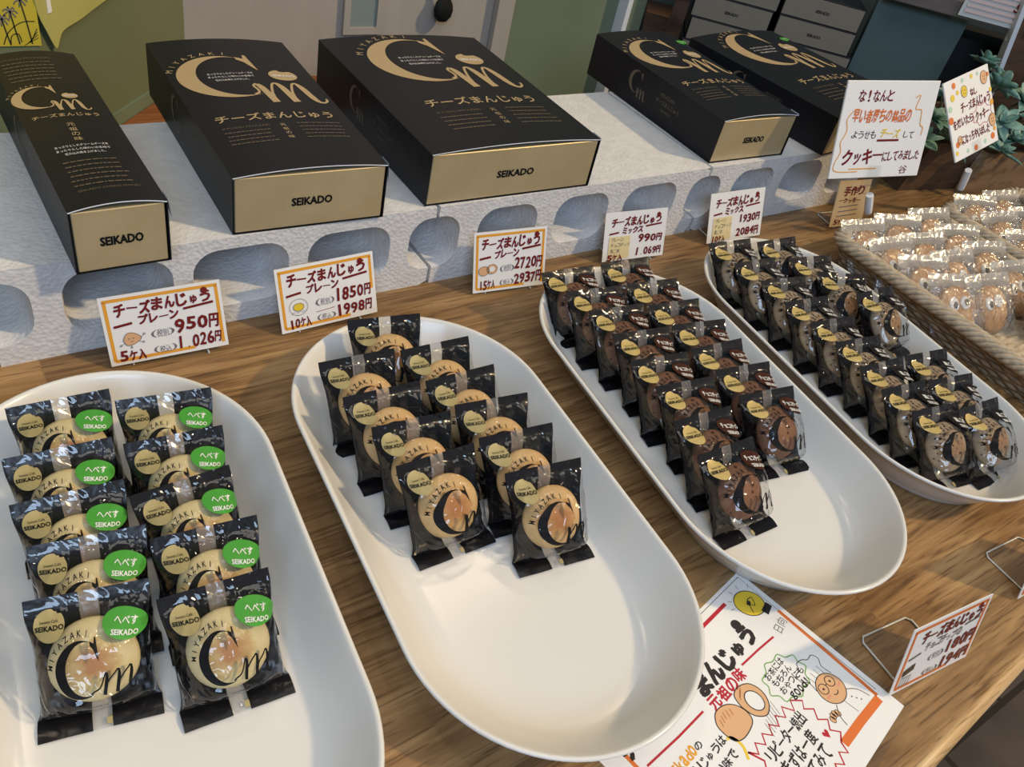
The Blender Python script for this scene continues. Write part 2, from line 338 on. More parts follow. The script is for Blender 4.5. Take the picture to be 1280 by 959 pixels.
def text(mb, body, cx, cy, w, h, fn, mi=0, rot=0.0, bold=0.0, skew=0.0):
    """lettering fitted into w x h (h None keeps the letters' shape) centred at cx, cy; heavy strokes are printed over themselves, a little aside"""
    if bold > 0.02:
        hh = h or w / glyphs(body, 0.0)[2] * glyphs(body, 0.0)[3]
        d = (bold - 0.012) * min(hh, w) * 0.62 if len(body) == 1 else (bold - 0.012) * hh * 0.9
        o = Vector(fn(cx, cy)); nn = (Vector(fn(cx + w * 0.1, cy)) - o).cross(Vector(fn(cx, cy + w * 0.1)) - o).normalized()
        for k, (dx, dy) in enumerate(((-1, -0.6), (1, 0.6), (-0.6, 1), (0.6, -1))):      # each pass a hair above the last
            g = lambda u, v, k=k: tuple(Vector(fn(u, v)) + nn * (0.00003 * k))
            text(mb, body, cx + dx * d, cy + dy * d, w - 2 * d, hh - 2 * d, g, mi, rot, 0.012, skew)
        return
    v, f, W0, H0 = glyphs(body, bold)
    sx = w / W0; sy = h / H0 if h else sx
    out = []
    for x, y in v:
        x, y = x * sx + skew * y * sy, y * sy
        out.append(fn(cx + x * cos(rot) - y * sin(rot), cy + x * sin(rot) + y * cos(rot)))
    mb.add(out, f, mi)
def hand(mb, body, x0, x1, cy, h, fn, mi=0, rise=0.0, bold=0.035, seed=0, jit=1.0):
    """hand lettering: each sign set on its own, a little uneven"""
    rd = random.Random(seed + len(body)); n = len(body); st = (x1 - x0) / n
    for i, ch in enumerate(body):
        if ch == ' ': continue
        small = ch in 'ゅョっッィャ.,、。'; k = 0.68 if small else 1.0
        flat = ch in 'ー一―-'
        w = st * 0.92 * k * rd.uniform(0.93, 1.07)
        if ch in '1!.': w *= 0.35
        hh = h * (0.12 if flat else k) * rd.uniform(0.92, 1.08)
        if ch in '.,': hh *= 0.22; w *= 0.7
        cx = x0 + st * (i + 0.5); y = cy + rise * ((i + 0.5) / n - 0.5) + rd.uniform(-0.05, 0.05) * h * jit - (h * 0.40 if ch in '.,' else h * 0.16 if small else 0)
        text(mb, ch, cx, y, w, hh, fn, mi, rd.uniform(-0.09, 0.09) * jit, bold, 0.06)

def logo(mb, fn, mi, m0=0.45, mw=1.25, mtop=-0.42, mbase=-1.3, slant=0.0, thin=0.055, thick=0.16):
    """the C and m lettermark; unit is half the height of the C"""
    n = 40; o = []; q = []
    for i in range(n + 1):
        a = R(58 + (292 - 58) * i / n)
        o.append((cos(a), sin(a))); k = 1.0
        q.append((0.19 + 0.79 * cos(a), 0.935 * sin(a)))
    mb.add([fn(*p) for p in o] + [fn(*p) for p in q], [(i, i + 1, n + 2 + i, n + 1 + i) for i in range(n)], mi)
    mb.poly([(0.44, 0.93), (0.60, 0.84), (0.63, 1.02), (0.69, 1.02), (0.74, 0.22), (0.66, 0.40), (0.56, 0.66), (0.44, 0.80)], fn, mi)
    j = [(0.30, -0.905, thin * 1.3), (0.40, -0.84, thin), (0.5 * (0.4 + m0) , -0.72, thin), (m0 - 0.06, mtop - 0.1, thin), (m0 + 0.02, mtop, thin * 1.2)]
    W = mw / 2.9
    def down(x):  # one heavy stroke from the arch to the foot
        return [(x, mtop - 0.02, thick * 0.55), (x + slant * 0.25 + 0.06, mtop - 0.22, thick * 0.9), (x + slant + 0.14, mbase, thick)]
    s1 = smooth_pts(j); mb.stroke([p[:2] for p in s1], [p[2] for p in s1], fn, mi)
    for k in range(2):
        x = m0 + 0.03 + k * W; d = smooth_pts(down(x)); mb.stroke([p[:2] for p in d], [p[2] for p in d], fn, mi)
        fx = x + slant + 0.14
        up = smooth_pts([(fx + 0.03, mbase + 0.08, thin * 0.7), (fx + 0.06 - slant * 0.4, mbase + 0.45, thin), (x + W * 0.72, mtop - 0.06, thin), (x + W * 0.9, mtop + 0.01, thin * 1.3), (x + W + 0.03, mtop - 0.05, thick * 0.6)])
        mb.stroke([p[:2] for p in up], [p[2] for p in up], fn, mi)
    x = m0 + 0.03 + 2 * W
    d = smooth_pts(down(x)[:2] + [(x + slant * 0.8 + 0.13, mbase + 0.22, thick * 0.9), (x + slant + 0.2, mbase + 0.03, thick * 0.6), (x + slant + 0.31, mbase + 0.0, thin), (x + slant + 0.40, mbase + 0.1, thin), (x + slant + 0.41, mbase + 0.2, thin * 0.8)])
    mb.stroke([p[:2] for p in d], [p[2] for p in d], fn, mi)
def arc_text(mb, body, r, a0, a1, fn, mi, size, bold=0.0):
    n = len(body)
    for i, ch in enumerate(body):
        a = R(a0 + (a1 - a0) * i / (n - 1)); v, f, w0, h0 = glyphs(ch, bold)
        text(mb, ch, r * cos(a), r * sin(a), size * w0 / h0, size, fn, mi, a - PI / 2, bold)

# ------------------------------------------------------------------ the setting
mb = MB(); mb.box(-3, 5, -3, 4, -0.78, -0.72); o = mb.build('floor', 'tile'); o['kind'] = 'structure'
LAT = R(-43.4)
def fp(D, lat, z=0.0):     # a point in the right-hand corner, D ahead of and lat across from the viewer's spot
    return (0.6871 * D + 0.7266 * lat, 0.7266 * D - 0.6871 * lat, z)

def wall_piece(name, x0, x1, y0, y1, z0, z1, mt):
    mb = MB(); mb.box(x0, x1, y0, y1, z0, z1); o = mb.build(name, mt); o['kind'] = 'structure'; return o
wall_piece('wall_back', 0.30, 1.205, 1.19, 1.29, -0.72, 1.5, 'sage')
o = wall_piece('door_1', 0.33, 0.826, 1.145, 1.187, -0.70, 1.45, 'cream')
mb = MB(); mb.box(0.574, 0.617, 1.141, 1.1448, 0.066, 0.5); h = mb.build('pane', 'pane', o)
mb = MB()
for (a, b_, c_, d_) in ((0.564, 0.574, 0.056, 0.51), (0.617, 0.627, 0.056, 0.51)): mb.box(a, b_, 1.138, 1.1448, c_, d_)
mb.box(0.574, 0.617, 1.138, 1.1448, 0.056, 0.066); mb.build('pane_frame', 'cream', o)
mb = MB()
pr = [(0.0, -0.0185), (0.008, -0.017), (0.0145, -0.010), (0.0165, 0.0), (0.0145, 0.009), (0.009, 0.018), (0.0055, 0.026), (0.005, 0.09), (0.0, 0.09)]
mb.loops([[(0.724 + r_ * cos(a * PI / 8), 1.130 + 0.5 * r_ * sin(a * PI / 8), 0.095 + z_) for a in range(16)] for r_, z_ in pr]); 
mb.box(0.7195, 0.7285, 1.132, 1.146, 0.17, 0.185)
mb.build('drop_handle', 'black_metal', o)
wall_piece('trim_1', 0.827, 0.858, 1.132, 1.189, -0.72, 1.45, 'cream')
wall_piece('trim_2', 1.135, 1.146, 1.165, 1.19, -0.72, 1.45, 'white_trim')
o = wall_piece('wall_right', -0.1, 1.3, 0, 0.06, -0.72, 1.5, 'teal')
o.location = fp(2.08, 0); o.rotation_euler = (0, 0, LAT)
# far-left green partition: a flat face and a face turned to the right
mb = MB()
mb.box(-1.2, 0.135, 0.935, 0.96, -0.72, 1.3)
mb.build('wall_left', 'wall_green')['kind'] = 'structure'
mb = MB()
def diag(u, d, z): return (0.222 + 0.70711 * (u + d), 1.026 + 0.70711 * (u - d), z)   # u along the face, d out of it
mb.box(-0.128, 0.165, -0.03, 0.0, -0.72, 1.3, 0, diag)
mb.build('wall_left', 'wall_green')['kind'] = 'structure'
mb = MB(); mb.box(-0.126, 0.165, 0.0005, 0.004, 0.0, 0.016, 0, diag); mb.build('baseboard_left', 'sage')['kind'] = 'structure'

# ------------------------------------------------------------------ table
t = empty('display_table', (0.55, 0.5, -0.72)); tag(t, 'oak display table with a rounded pale front edge, under all the dishes and blocks', 'table')
T0 = (0.55, 0.5, -0.72)
def front(x): return (x - 0.55) * 0.0726 + 0.001
mb = MB(); xs = (-1.0, 2.05)
P = [(xs[0], front(xs[0]) + 0.010), (xs[1], front(xs[1]) + 0.010), (1.99, 0.355), (1.41, 0.90), (-1.0, 0.90)]
mb.prism([(x - T0[0], y - T0[1]) for x, y in P], 0.72 - 0.035, 0.72)
mb.build('tabletop', 'wood', t)
mb = MB()
ls = []
for x in (xs[0], xs[1]):
    y = front(x); ls.append([(x - T0[0], y + 0.010 + dy - T0[1], z + 0.72) for dy, z in ((0.0, 0.0), (-0.004, -0.0008), (-0.0075, -0.003), (-0.0095, -0.0065), (-0.010, -0.012), (-0.010, -0.029), (-0.006, -0.035), (0.0, -0.035))])
mb.loops(ls, closed=True, cap0=True, cap1=True); recalc(mb.build('front_edge', 'wood_edge', t))
for lx, ly in ((-0.9, 0.05), (1.85, 0.3), (-0.9, 0.86), (1.3, 0.86)):
    mb = MB(); mb.box(lx - T0[0] - 0.03, lx - T0[0] + 0.03, ly - T0[1] - 0.03, ly - T0[1] + 0.03, 0.0, 0.685); mb.build('leg', 'wood', t)

t = empty('side_ledge', (0.40, 1.06, -0.72)); tag(t, 'red-brown wooden ledge between the green partition and the pale door', 'ledge')
mb = MB(); mb.prism([(x - 0.40, y - 1.06) for x, y in ((0.2165, 1.0135), (0.238, 0.985), (0.56, 0.985), (0.56, 1.131), (0.3345, 1.131))], 0.70, 0.72); mb.build('ledge_top', 'red_wood', t)
for lx, ly in ((-0.10, -0.05), (0.13, -0.05), (0.13, 0.05), (0.0, 0.05)):
    mb = MB(); mb.box(lx - 0.015, lx + 0.015, ly - 0.015, ly + 0.015, 0, 0.70); mb.build('leg', 'red_wood', t)

# ------------------------------------------------------------------ styrofoam blocks
FY0, FY1, FH = 0.6162, 0.835, 0.0925
def foam_block(x0, x1, cells, label):
    """cells: list of (a, b, hole a, hole b, open left, open right)"""
    t = empty('foam_block', ((x0 + x1) / 2, (FY0 + FY1) / 2, 0.0)); tag(t, label, 'foam block', 'white foam blocks under the boxes')
    ox, oy = (x0 + x1) / 2, (FY0 + FY1) / 2
    mb = MB(); z0, z1 = 0.021, 0.080; rr = 0.022; dep = 0.190
    def rounded(a, b, openl, openr):
        pts = []
        def corner(cx, cz, s): 
            for i in range(7):
                g = R(s + 90 * i / 6); pts.append((cx + rr * cos(g), cz + rr * sin(g)))
        if openr: pts.append((b, z0))
        else: corner(b - rr, z0 + rr, -90)
        if openr: pts.append((b, z1))
        else: corner(b - rr, z1 - rr, 0)
        if openl: pts.append((a, z1))
        else: corner(a + rr, z1 - rr, 90)
        if openl: pts.append((a, z0))
        else: corner(a + rr, z0 + rr, 180)
        return pts
    g = []
    for (a, b, ha, hb, ol, orr) in cells:
        hole = rounded(ha, hb, ol, orr)
        # outer outline point for each hole point, by pushing it to the cell's edge
        cx, cz = (ha + hb) / 2, (z0 + z1) / 2; out = []
        for (x, z) in hole:
            dx, dz = x - cx, z - cz
            if ol and abs(x - ha) < 1e-6: out.append((a, 0.0 if dz < 0 else FH)); continue
            if orr and abs(x - hb) < 1e-6: out.append((b, 0.0 if dz < 0 else FH)); continue
            kx = ((b - cx) / dx if dx > 0 else (a - cx) / dx) if abs(dx) > 1e-9 else 1e9
            kz = ((FH - cz) / dz if dz > 0 else -cz / dz) if abs(dz) > 1e-9 else 1e9
            k = min(kx, kz); out.append((cx + dx * k, cz + dz * k))
        # snap the points nearest to the four corners
        for qx, qz in ((a, 0.0), (b, 0.0), (a, FH), (b, FH)):
            i = min(range(len(out)), key=lambda i: (out[i][0] - qx) ** 2 + (out[i][1] - qz) ** 2); out[i] = (qx, qz)
        n = len(hole)
        segs = [i for i in range(n)]
        skip = set()
        for i in range(n):
            j = (i + 1) % n
            if (ol and abs(hole[i][0] - ha) < 1e-6 and abs(hole[j][0] - ha) < 1e-6) or (orr and abs(hole[i][0] - hb) < 1e-6 and abs(hole[j][0] - hb) < 1e-6): skip.add(i)
        F = lambda p, y: (p[0] - ox, y - oy, p[1])
        lip = 0.004
        vs = [F(p, FY0) for p in out] + [F((cx + (p[0] - cx) * 1.03, cz + (p[1] - cz) * 1.03), FY0) for p in hole] + [F(p, FY0 + lip) for p in hole] + [F((cx + (p[0] - cx) * 0.93, cz + (p[1] - cz) * 0.93), FY0 + dep) for p in hole]
        fs = []; fs2 = []
        for i in range(n):
            if i in skip: continue
            j = (i + 1) % n
            fs.append((i, j, n + j, n + i)); fs2.append((n + i, n + j, 2 * n + j, 2 * n + i)); fs2.append((2 * n + i, 2 * n + j, 3 * n + j, 3 * n + i))
        mb.add(vs, fs); mb.add(vs, fs2, 0, True); mb.add([vs[3 * n + i] for i in range(n)], [tuple(range(n))])
    # top, back, bottom and ends with a small rounded front top edge
    X0, X1 = x0 - ox, x1 - ox; Y0, Y1 = FY0 - oy, FY1 - oy
    mb.add([(X0, Y0, FH), (X1, Y0, FH), (X1, Y1, FH), (X0, Y1, FH), (X0, Y1, 0), (X1, Y1, 0)], [(0, 1, 2, 3), (3, 2, 5, 4)])
    for X, sgn, op in ((X0, 0, cells[0][4]), (X1, 1, cells[-1][5])):
        zz = ((0, z0), (z1, FH)) if op else ((0, FH),)
        for za, zb in zz:
            mb.add([(X, Y0, za), (X, Y1, za), (X, Y1, zb), (X, Y0, zb)], [(0, 1, 2, 3)])
        if op: mb.add([(X, Y0 + dep, z0), (X, Y1, z0), (X, Y1, z1), (X, Y0 + dep, z1)], [(0, 1, 2, 3)])
    mb.build('block_body', 'foam', t)
    return t
# first block, under the slim and the middle box
foam_block(0.023, 0.421, [(0.023, 0.064, 0.023, 0.053, True, False), (0.064, 0.172, 0.077, 0.162, False, False), (0.172, 0.276, 0.181, 0.266, False, False), (0.276, 0.380, 0.287, 0.371, False, False), (0.380, 0.421, 0.394, 0.421, True if False else False, True)],
           'white styrofoam block under the slim box and the medium box, far left of the row')
foam_block(0.425, 0.817, [(0.425, 0.465, 0.425, 0.453, True, False), (0.465, 0.568, 0.477, 0.553, False, False), (0.568, 0.670, 0.581, 0.657, False, False), (0.670, 0.778, 0.684, 0.768, False, False), (0.778, 0.817, 0.792, 0.817, False, True)],
           'white styrofoam block in the middle of the row, under the widest black box')
foam_block(0.821, 1.165, [(0.821, 0.862, 0.821, 0.848, True, False), (0.862, 0.963, 0.874, 0.952, False, False), (0.963, 1.068, 0.975, 1.057, False, False), (1.068, 1.165, 1.085, 1.148, False, False)],
           'white styrofoam block at the right end of the row, partly behind the white card')

# ------------------------------------------------------------------ gift boxes
def gift_box(loc, rz, w, l, h, kind, label, group='black gift boxes on the foam blocks', sticker=False):
    t = empty('gift_box', loc, rz); tag(t, label, 'gift box', group)
    # local: x 0..w across the front, y 0..l away from the viewer, z 0..h ; top bows up across its width
    bow = 0.0045; N = 14
    top = lambda x: h + bow * (1 - (2 * x / w - 1) ** 2)
    mb = MB()
    xs = [w * i / N for i in range(N + 1)]
    # sleeve: left side, bowed top, right side, back
    prof = [(0, 0.0)] + [(x, top(x)) for x in xs] + [(w, 0.0)]
    th = 0.0009
    inn = [(th, 0.0)] + [(min(max(x, th), w - th), top(x) - th) for x in xs] + [(w - th, 0.0)]
    mb.loops([[(x, 0, z) for x, z in prof], [(x, l, z) for x, z in prof]], 0, False, False)
    mb.loops([[(x, 0.0, z) for x, z in inn], [(x, 0.02, z) for x, z in inn]], 0, False, False)
    n = len(prof)
    for rng, mi in ((range(1, n - 2), 1), ((0, n - 2), 0)): mb.add([(x, 0, z) for x, z in prof] + [(x, 0, z) for x, z in inn], [(i, i + 1, n + i + 1, n + i) for i in rng], mi)
    mb.add([(x, l, z) for x, z in prof], [tuple(range(n))], 0)
    mb.add([(0, 0, 0), (w, 0, 0), (w, l, 0), (0, l, 0)], [(3, 2, 1, 0)], 0)
    # the loose corner tab on the right of the front
    mb.add([(w + 0.0004, 0.001, h + 0.001), (w + 0.0004, 0.016, h + 0.001), (w + 0.0035, 0.003, h - 0.019)], [(0, 1, 2)], 1)
    sl = mb.build('lid_sleeve', ['card_black', 'card_raw'], t)
    mb = MB()
    mb.box(0.0022, w - 0.0022, 0.0012, 0.012, 0.0006, h - 0.0016); bevel(mb.build('end_panel', 'card_gold', t), 0.0006, 1)
    mb = MB(); text(mb, 'SEIKADO', w * 0.50, h * 0.47, {'large': 0.046, 'medium': 0.038, 'slim': 0.032}[kind], 0.0082, lambda u, v: (u, 0.0009, v), 0, 0, 0.05); mb.build('end_lettering', 'print_black', t)
    # printing on the top
    mb = MB(); ft = lambda u, v: (u, v, top(u) + 0.0003)
    def lines(u0, u1, v0, n, gap, seed):
        rd = random.Random(seed)
        for k in range(n):
            u = u0 + rd.uniform(0, 0.002)
            while u < u1 - 0.003:
                e = min(u + rd.uniform(0.0016, 0.0052), u1); mb.add([ft(u, v0 - k * gap), ft(e, v0 - k * gap), ft(e, v0 - k * gap + gap * 0.22), ft(u, v0 - k * gap + gap * 0.22)], [(0, 1, 2, 3)], 2); u = e + 0.0009
    if kind == 'large': cx, cy, s, tx, tw, ty = 0.090, 0.204, 0.0575, 0.113, 0.138, 0.098
    elif kind == 'medium': cx, cy, s, tx, tw, ty = 0.054, 0.187, 0.047, 0.072, 0.112, 0.099
    else: cx, cy, s, tx, tw, ty = 0.0205, 0.182, 0.0208, 0.034, 0.052, 0.146
    fl = lambda u, v: ft(cx + u * s, cy + v * s)
    logo(mb, fl, 0)
    arc_text(mb, 'MIYAZAKI', 1.14, 158, 78, fl, 0, 0.13)
    # the bitten bun between C and m
    bun = arc(1.2, 0.0, 0.31, 0.25, 70, 400 - 10, 26) ; bun = arc(1.2, 0.0, 0.31, 0.26, 100, 430 - 20, 30)
    mb.poly(bun + [(1.24, 0.17), (1.17, 0.19)], fl, 0)
    text(mb, 'SEIKADO', 1.2, -0.03, 0.5, 0.085, lambda u, v: (lambda p: (p[0], p[1], p[2] + 0.0002))(fl(u, v)), 1, 0, 0.03)
    for i, tline in enumerate(('あっさりとしたクリームチーズを', 'まったりとした味わいの生地で', '包み込み焼き上げました。')):
        if kind != 'slim': text(mb, tline, 0.10 - 0.02 * i, 0.12 - 0.15 * i, 0.95 - (0.25 if i == 2 else 0), 0.085, fl, 1)
    text(mb, 'チーズまんじゅう', tx, ty, tw, tw * 0.125, ft, 0, 0, 0.012)
    if kind == 'slim':
        text(mb, 'KYUSHU MIYAZAKI', 0.026, 0.262, 0.042, 0.0036, ft, 2); lines(0.005, 0.048, 0.253, 6, 0.0072, 3)
        for i, ch in enumerate('元祖の味'): text(mb, ch, 0.0335, 0.128 - i * 0.0085, 0.0062, 0.0062, ft, 0)
        for i, tline in enumerate(('あっさりとしたクリームチーズを', 'まったりとした味わいの生地で', '包み込み焼き上げました。')): text(mb, tline, 0.033, 0.092 - i * 0.0062, 0.040 - (0.01 if i == 2 else 0), 0.0036, ft, 1)
        lines(0.012, 0.056, 0.066, 6, 0.0072, 5); text(mb, 'SEIKADO CHEESE MANJU', 0.036, 0.0225, 0.045, 0.0036, ft, 2)
    else:
        k = tw / 0.138
        text(mb, 'KYUSHU MIYAZAKI', tx - 0.041 * k, ty - 0.022 * k, 0.052 * k, 0.0042 * k, ft, 2)
        lines(tx - 0.069 * k, tx - 0.015 * k, ty - 0.033 * k, 4, 0.0085 * k, 7); lines(tx + 0.016 * k, tx + 0.070 * k, ty - 0.022 * k, 5, 0.0085 * k, 9)
        for i, ch in enumerate('元祖の味'): text(mb, ch, tx, ty - (0.024 + i * 0.0095) * k, 0.0065 * k, 0.0065 * k, ft, 0)
    mb.build('top_print', ['print_gold', 'print_white', 'print_dim'], t)
    # small printing on the left side
    mb = MB(); fs = lambda u, v: (-0.0003, l * 0.62 - u, h * 0.52 + v)
    s2 = 0.0145
    logo(mb, lambda u, v: fs(u * s2, 0.004 + v * s2), 0, thick=0.2)
    text(mb, 'MIYAZAKI', 0.065, 0.009, 0.028, 0.0045, fs, 1); text(mb, 'チーズまんじゅう', 0.068, 0.0, 0.046, 0.0065, fs, 1, 0, 0.01); text(mb, 'SEIKADO', 0.068, -0.009, 0.020, 0.0035, fs, 1)
    mb.build('side_print', ['print_dim', 'print_dim'], t)
    if sticker:
        mb = MB(); mb.prism(arc(w * 0.93, l * 0.865, 0.010, 0.0065, 0, 345, 22), top(w * 0.93), top(w * 0.93) + 0.0006); mb.build('green_sticker', 'green', t)
        mb = MB(); text(mb, 'へべす', w * 0.93, l * 0.865, 0.012, 0.004, lambda u, v: (u, v, top(w * 0.93) + 0.0009)); mb.build('sticker_lettering', 'print_white', t)
    return t
BZ = FH + 0.0006
gift_box((0.0860, 0.5950, BZ), R(0.6), 0.0716, 0.279, 0.0545, 'slim', 'slim black gift box with a gold end, narrowest of the boxes on the white foam')
gift_box((0.2160, 0.6185, BZ), R(-2.2), 0.1425, 0.279, 0.0545, 'medium', 'medium black gift box with a gold end between the slim box and the widest box')
gift_box((0.4085, 0.6205, BZ), R(-1.2), 0.2075, 0.275, 0.0555, 'large', 'widest black gift box with a champagne end, middle of the foam row')
gift_box((0.8215, 0.6265, BZ), R(-1.5), 0.1380, 0.268, 0.0560, 'medium', 'medium black box with a bright gold end, alone on the right foam joint', sticker=True)
gift_box((1.0265, 0.6075, BZ), R(5.5), 0.2075, 0.272, 0.0540, 'large', 'wide black gift box at the right end, half hidden behind the white card', sticker=True)

# ------------------------------------------------------------------ oblong dishes
def dish_outline(inset, z, N=40, b=0.1091, s=0.1026, e=0.1139):
    pts = []
    b -= inset; e -= inset
    for sg in (1, -1):
        for i in range(N + 1):
            a = -PI / 2 + PI * i / N
            x, y = s + e * cos(a), b * sin(a)
            pts.append((sg * x, sg * y, z))
    return pts
def dish_mesh():
    mb = MB()
    prof = [(0.075, 0.0078), (0.048, 0.0080), (0.036, 0.0086), (0.029, 0.0105), (0.0225, 0.0155), (0.016, 0.0235), (0.010, 0.0320), (0.0060, 0.0382), (0.0040, 0.0410), (0.0025, 0.0422), (0.0008, 0.0420), (0.0, 0.0408), (0.0007, 0.0392), (0.0030, 0.0375), (0.0075, 0.0335), (0.0130, 0.0255), (0.0190, 0.0165), (0.0250, 0.0085), (0.0290, 0.0035), (0.0300, 0.0004), (0.0330, 0.0004), (0.0350, 0.0030)]
    mb.loops([dish_outline(i, z) for i, z in prof], cap0=True, cap1=True)
    o = mb.build('oblong_dish', 'ceramic'); recalc(o); return o
dish = None
DISH = [(0.0538, 0.3236, -95.6, 'white oblong dish of green-stickered packets, at the left edge'), (0.2974, 0.3162, -95.0, 'white oblong dish of plain golden bun packets, its near half empty'),
        (0.5507, 0.3237, -96.7, 'white oblong dish of brown-stickered chocolate bun packets'), (0.7839, 0.3199, -96.5, 'white oblong dish of black-stickered sesame bun packets, next to the wicker basket')]
for i, (x, y, a, lb) in enumerate(DISH):
    o = dish_mesh() if dish is None else copy_tree(dish)
    dish = dish or o
    o.location = (x, y, 0.0003); o.rotation_euler = (0, 0, R(a)); tag(o, lb, 'dish', 'white oblong dishes')

# ------------------------------------------------------------------ wrapped buns
HS, WP = 0.070, 0.066
def packet(kind, lean, seed, label, back=0.011, front_d=0.0225, sticker=None, stick_at=(0.0185, 0.055), seal='seal_gold', bun='bun_gold', bunr=0.0245, crush=1.0, twist=0.0, lx=-0.0032, lsx=0.0170, m0=0.40, mw=1.15):
    t = empty('bun_packet'); tag(t, label, 'wrapped bun')
    L = R(lean); A = Vector((0, sin(L), cos(L))); B = Vector((0, -cos(L), sin(L)))
    rd = random.Random(seed)
    def P(s):      # how far the bag stands off its back: full over the bun, then falling to the flat top seal
        q = min(max(s / HS / 0.90, 0.0), 1.0)
        if q < 0.18: return sin(PI / 2 * q / 0.18) ** 0.7
        if q < 0.60: return 1.0
        return max(0.5 + 0.5 * cos(PI * (q - 0.60) / 0.40), 0.0) ** 0.75
    def Q(u): return max(1 - abs(u) ** 3.0, 0.0) ** 0.62
    def wid(s): return WP * (1 - 0.08 * P(s))
    def crease(x, s, k):
        q = Vector((x * 95 + seed * 7.3, s * 80 + k * 11, seed * 3.1))
        r1 = 1 - abs(noise.noise(q)) * 2; r2 = 1 - abs(noise.noise(q * 2.3 + Vector((5, 1, 2)))) * 2
        return (max(r1, 0) ** 3 * 0.0018 + max(r2, 0) ** 4 * 0.0011) * crush
    def at(x, s, n): 
        x = x + twist * n; return Vector((x, 0, 0.0008)) + A * s + B * n
    def nf0(x, s):
        u = 2 * x / wid(s); e = min(max((s / HS - 0.0) * 7, 0), 1) * min(max((0.93 - s / HS) * 9, 0), 1)
        return front_d * P(s) * Q(u) + crease(x, s, 0) * e * (0.35 + 0.65 * min(1, max(0, 1.2 - Q(u)))) + 0.0004
    nu, ns = 34, 34; U0 = -0.985
    ut = lambda q: (1 if q >= 0 else -1) * (1 - (1 - abs(q)) ** 2.2); tu = lambda u: (1 if u >= 0 else -1) * (1 - max(1 - abs(u), 0.0) ** (1 / 2.2))
    T0_ = tu(U0); UU = [ut(T0_ + (1 - T0_) * i / nu) for i in range(nu + 1)]
    GR_ = [[nf0(UU[i] * wid(HS * k / ns) / 2, HS * k / ns) for i in range(nu + 1)] for k in range(ns + 1)]
    def nf(x, s):      # the sheet as meshed, so that print lies on it
        u = 2 * x / wid(s); a = min(max((tu(min(u, 1.0)) - T0_) / (1 - T0_) * nu, 0), nu - 1e-6); b = min(max(s / HS * ns, 0), ns - 1e-6); i, k = int(a), int(b); a -= i; b -= k
        if u < U0: return nf0(x, s)
        return (GR_[k][i] * (1 - a) + GR_[k][i + 1] * a) * (1 - b) + (GR_[k + 1][i] * (1 - a) + GR_[k + 1][i + 1] * a) * b
    def nb(x, s):
        u = 2 * x / wid(s); u = max(-1.0, min(1.0, u)); return -back * P(s) * Q(u) - crease(x, s, 3) * 0.5 * P(s)
    # clear front, from just inside the left edge to the right edge
    def F(u, s): x = u * wid(s) / 2; return at(x, s, nf(x, s))
    mb = MB()
    mb.loops([[F(UU[i], HS * k / ns) for i in range(nu + 1)] for k in range(ns + 1)], 0, True, False)
    mb.build('front_film', 'film', t)
    # black back wrapping round the left edge, with its clear stripe, and the lower flap
    mb = MB(); 
    sx0, sx1 = -0.0050, 0.0055
    xsn = sorted(set([round(ut(-1 + 2 * i / 20), 4) for i in range(21)] + [2 * sx0 / WP, 2 * sx1 / WP]))
    for i in range(len(xsn) - 1):
        ua, ub = xsn[i], xsn[i + 1]; mid = (ua + ub) / 2; clear = 2 * sx0 / WP < mid < 2 * sx1 / WP
        vs = []
        for k in range(ns + 1):
            s = HS * k / ns
            for u in (ua, ub): x = u * wid(s) / 2; vs.append(at(x, s, nb(x, s)))
        mb.add(vs, [(2 * k, 2 * k + 1, 2 * k + 3, 2 * k + 2) for k in range(ns)], 1 if clear else 0, True)
    vs = []
    for k in range(ns + 1):
        for u in (-1.0, -0.993, U0): vs.append(F(u, HS * k / ns))
    mb.add(vs, [(3 * k + j, 3 * k + j + 1, 3 * k + j + 4, 3 * k + j + 3) for k in range(ns) for j in (0, 1)], 0, True)
    fl = 0.0140
    for (xa, xb, mi) in ((-WP / 2, sx0, 0), (sx0, sx1, 1), (sx1, WP / 2, 0)):
        n = 5; vs = []
        for k in range(5):
            d = fl * k / 4
            for j in range(n + 1):
                x = xa + (xb - xa) * j / n; vs.append((x, -d, 0.0010 + 0.0012 * sin(PI * k / 4) + 0.0006 * noise.noise(Vector((x * 90 + seed, d * 90, 1)))))
        mb.add(vs, [(k * (n + 1) + j, (k + 1) * (n + 1) + j, (k + 1) * (n + 1) + j + 1, k * (n + 1) + j + 1) for k in range(4) for j in range(n)], mi, True)
    mb.build('back_film', ['film_black', 'film_clear'], t)
    # the bun
    bunr *= 0.985; mb = MB(); tk = (front_d + back) * 0.80
    rr = [0.0, .25, .45, .62, .76, .87, .94, .98, 1.0]; ls = []
    up = [(q, (1 - q ** 2.3) ** 0.62) for q in rr]
    seq = up + [(q, -0.8 * (1 - q ** 3) ** 0.6) for q in rr[::-1][1:]]
    for q, zz in seq:
        ls.append([(bunr * max(q, 0.002) * cos(2 * PI * i / 36) * (1 + 0.02 * sin(3 * i / 36 * 2 * PI + seed)), bunr * max(q, 0.002) * sin(2 * PI * i / 36), zz * tk * 0.5) for i in range(36)])
    mb.loops(ls)
    cen = at(0.000, 0.0312, (front_d - back) / 2 - 0.0026)
    mb.build('bun', bun, t, cen, (PI / 2 - L - R(6), 0, rd.uniform(-0.1, 0.1)))
    # printing on the clear front
    def G(u, v, off=0.0006): return at(u, v, nf(u, v) + off)
    mb = MB()
    lf = lambda u, v: G(lx + u * lsx, 0.0310 + v * 0.0158)
    logo(mb, lf, 0, m0=m0, mw=mw, mtop=-0.22, mbase=-1.02, slant=-0.30, thin=0.06, thick=0.15)
    arc_text(mb, 'MIYAZAKI', 1.20, 168, 74, lf, 0, 0.19, 0.02)
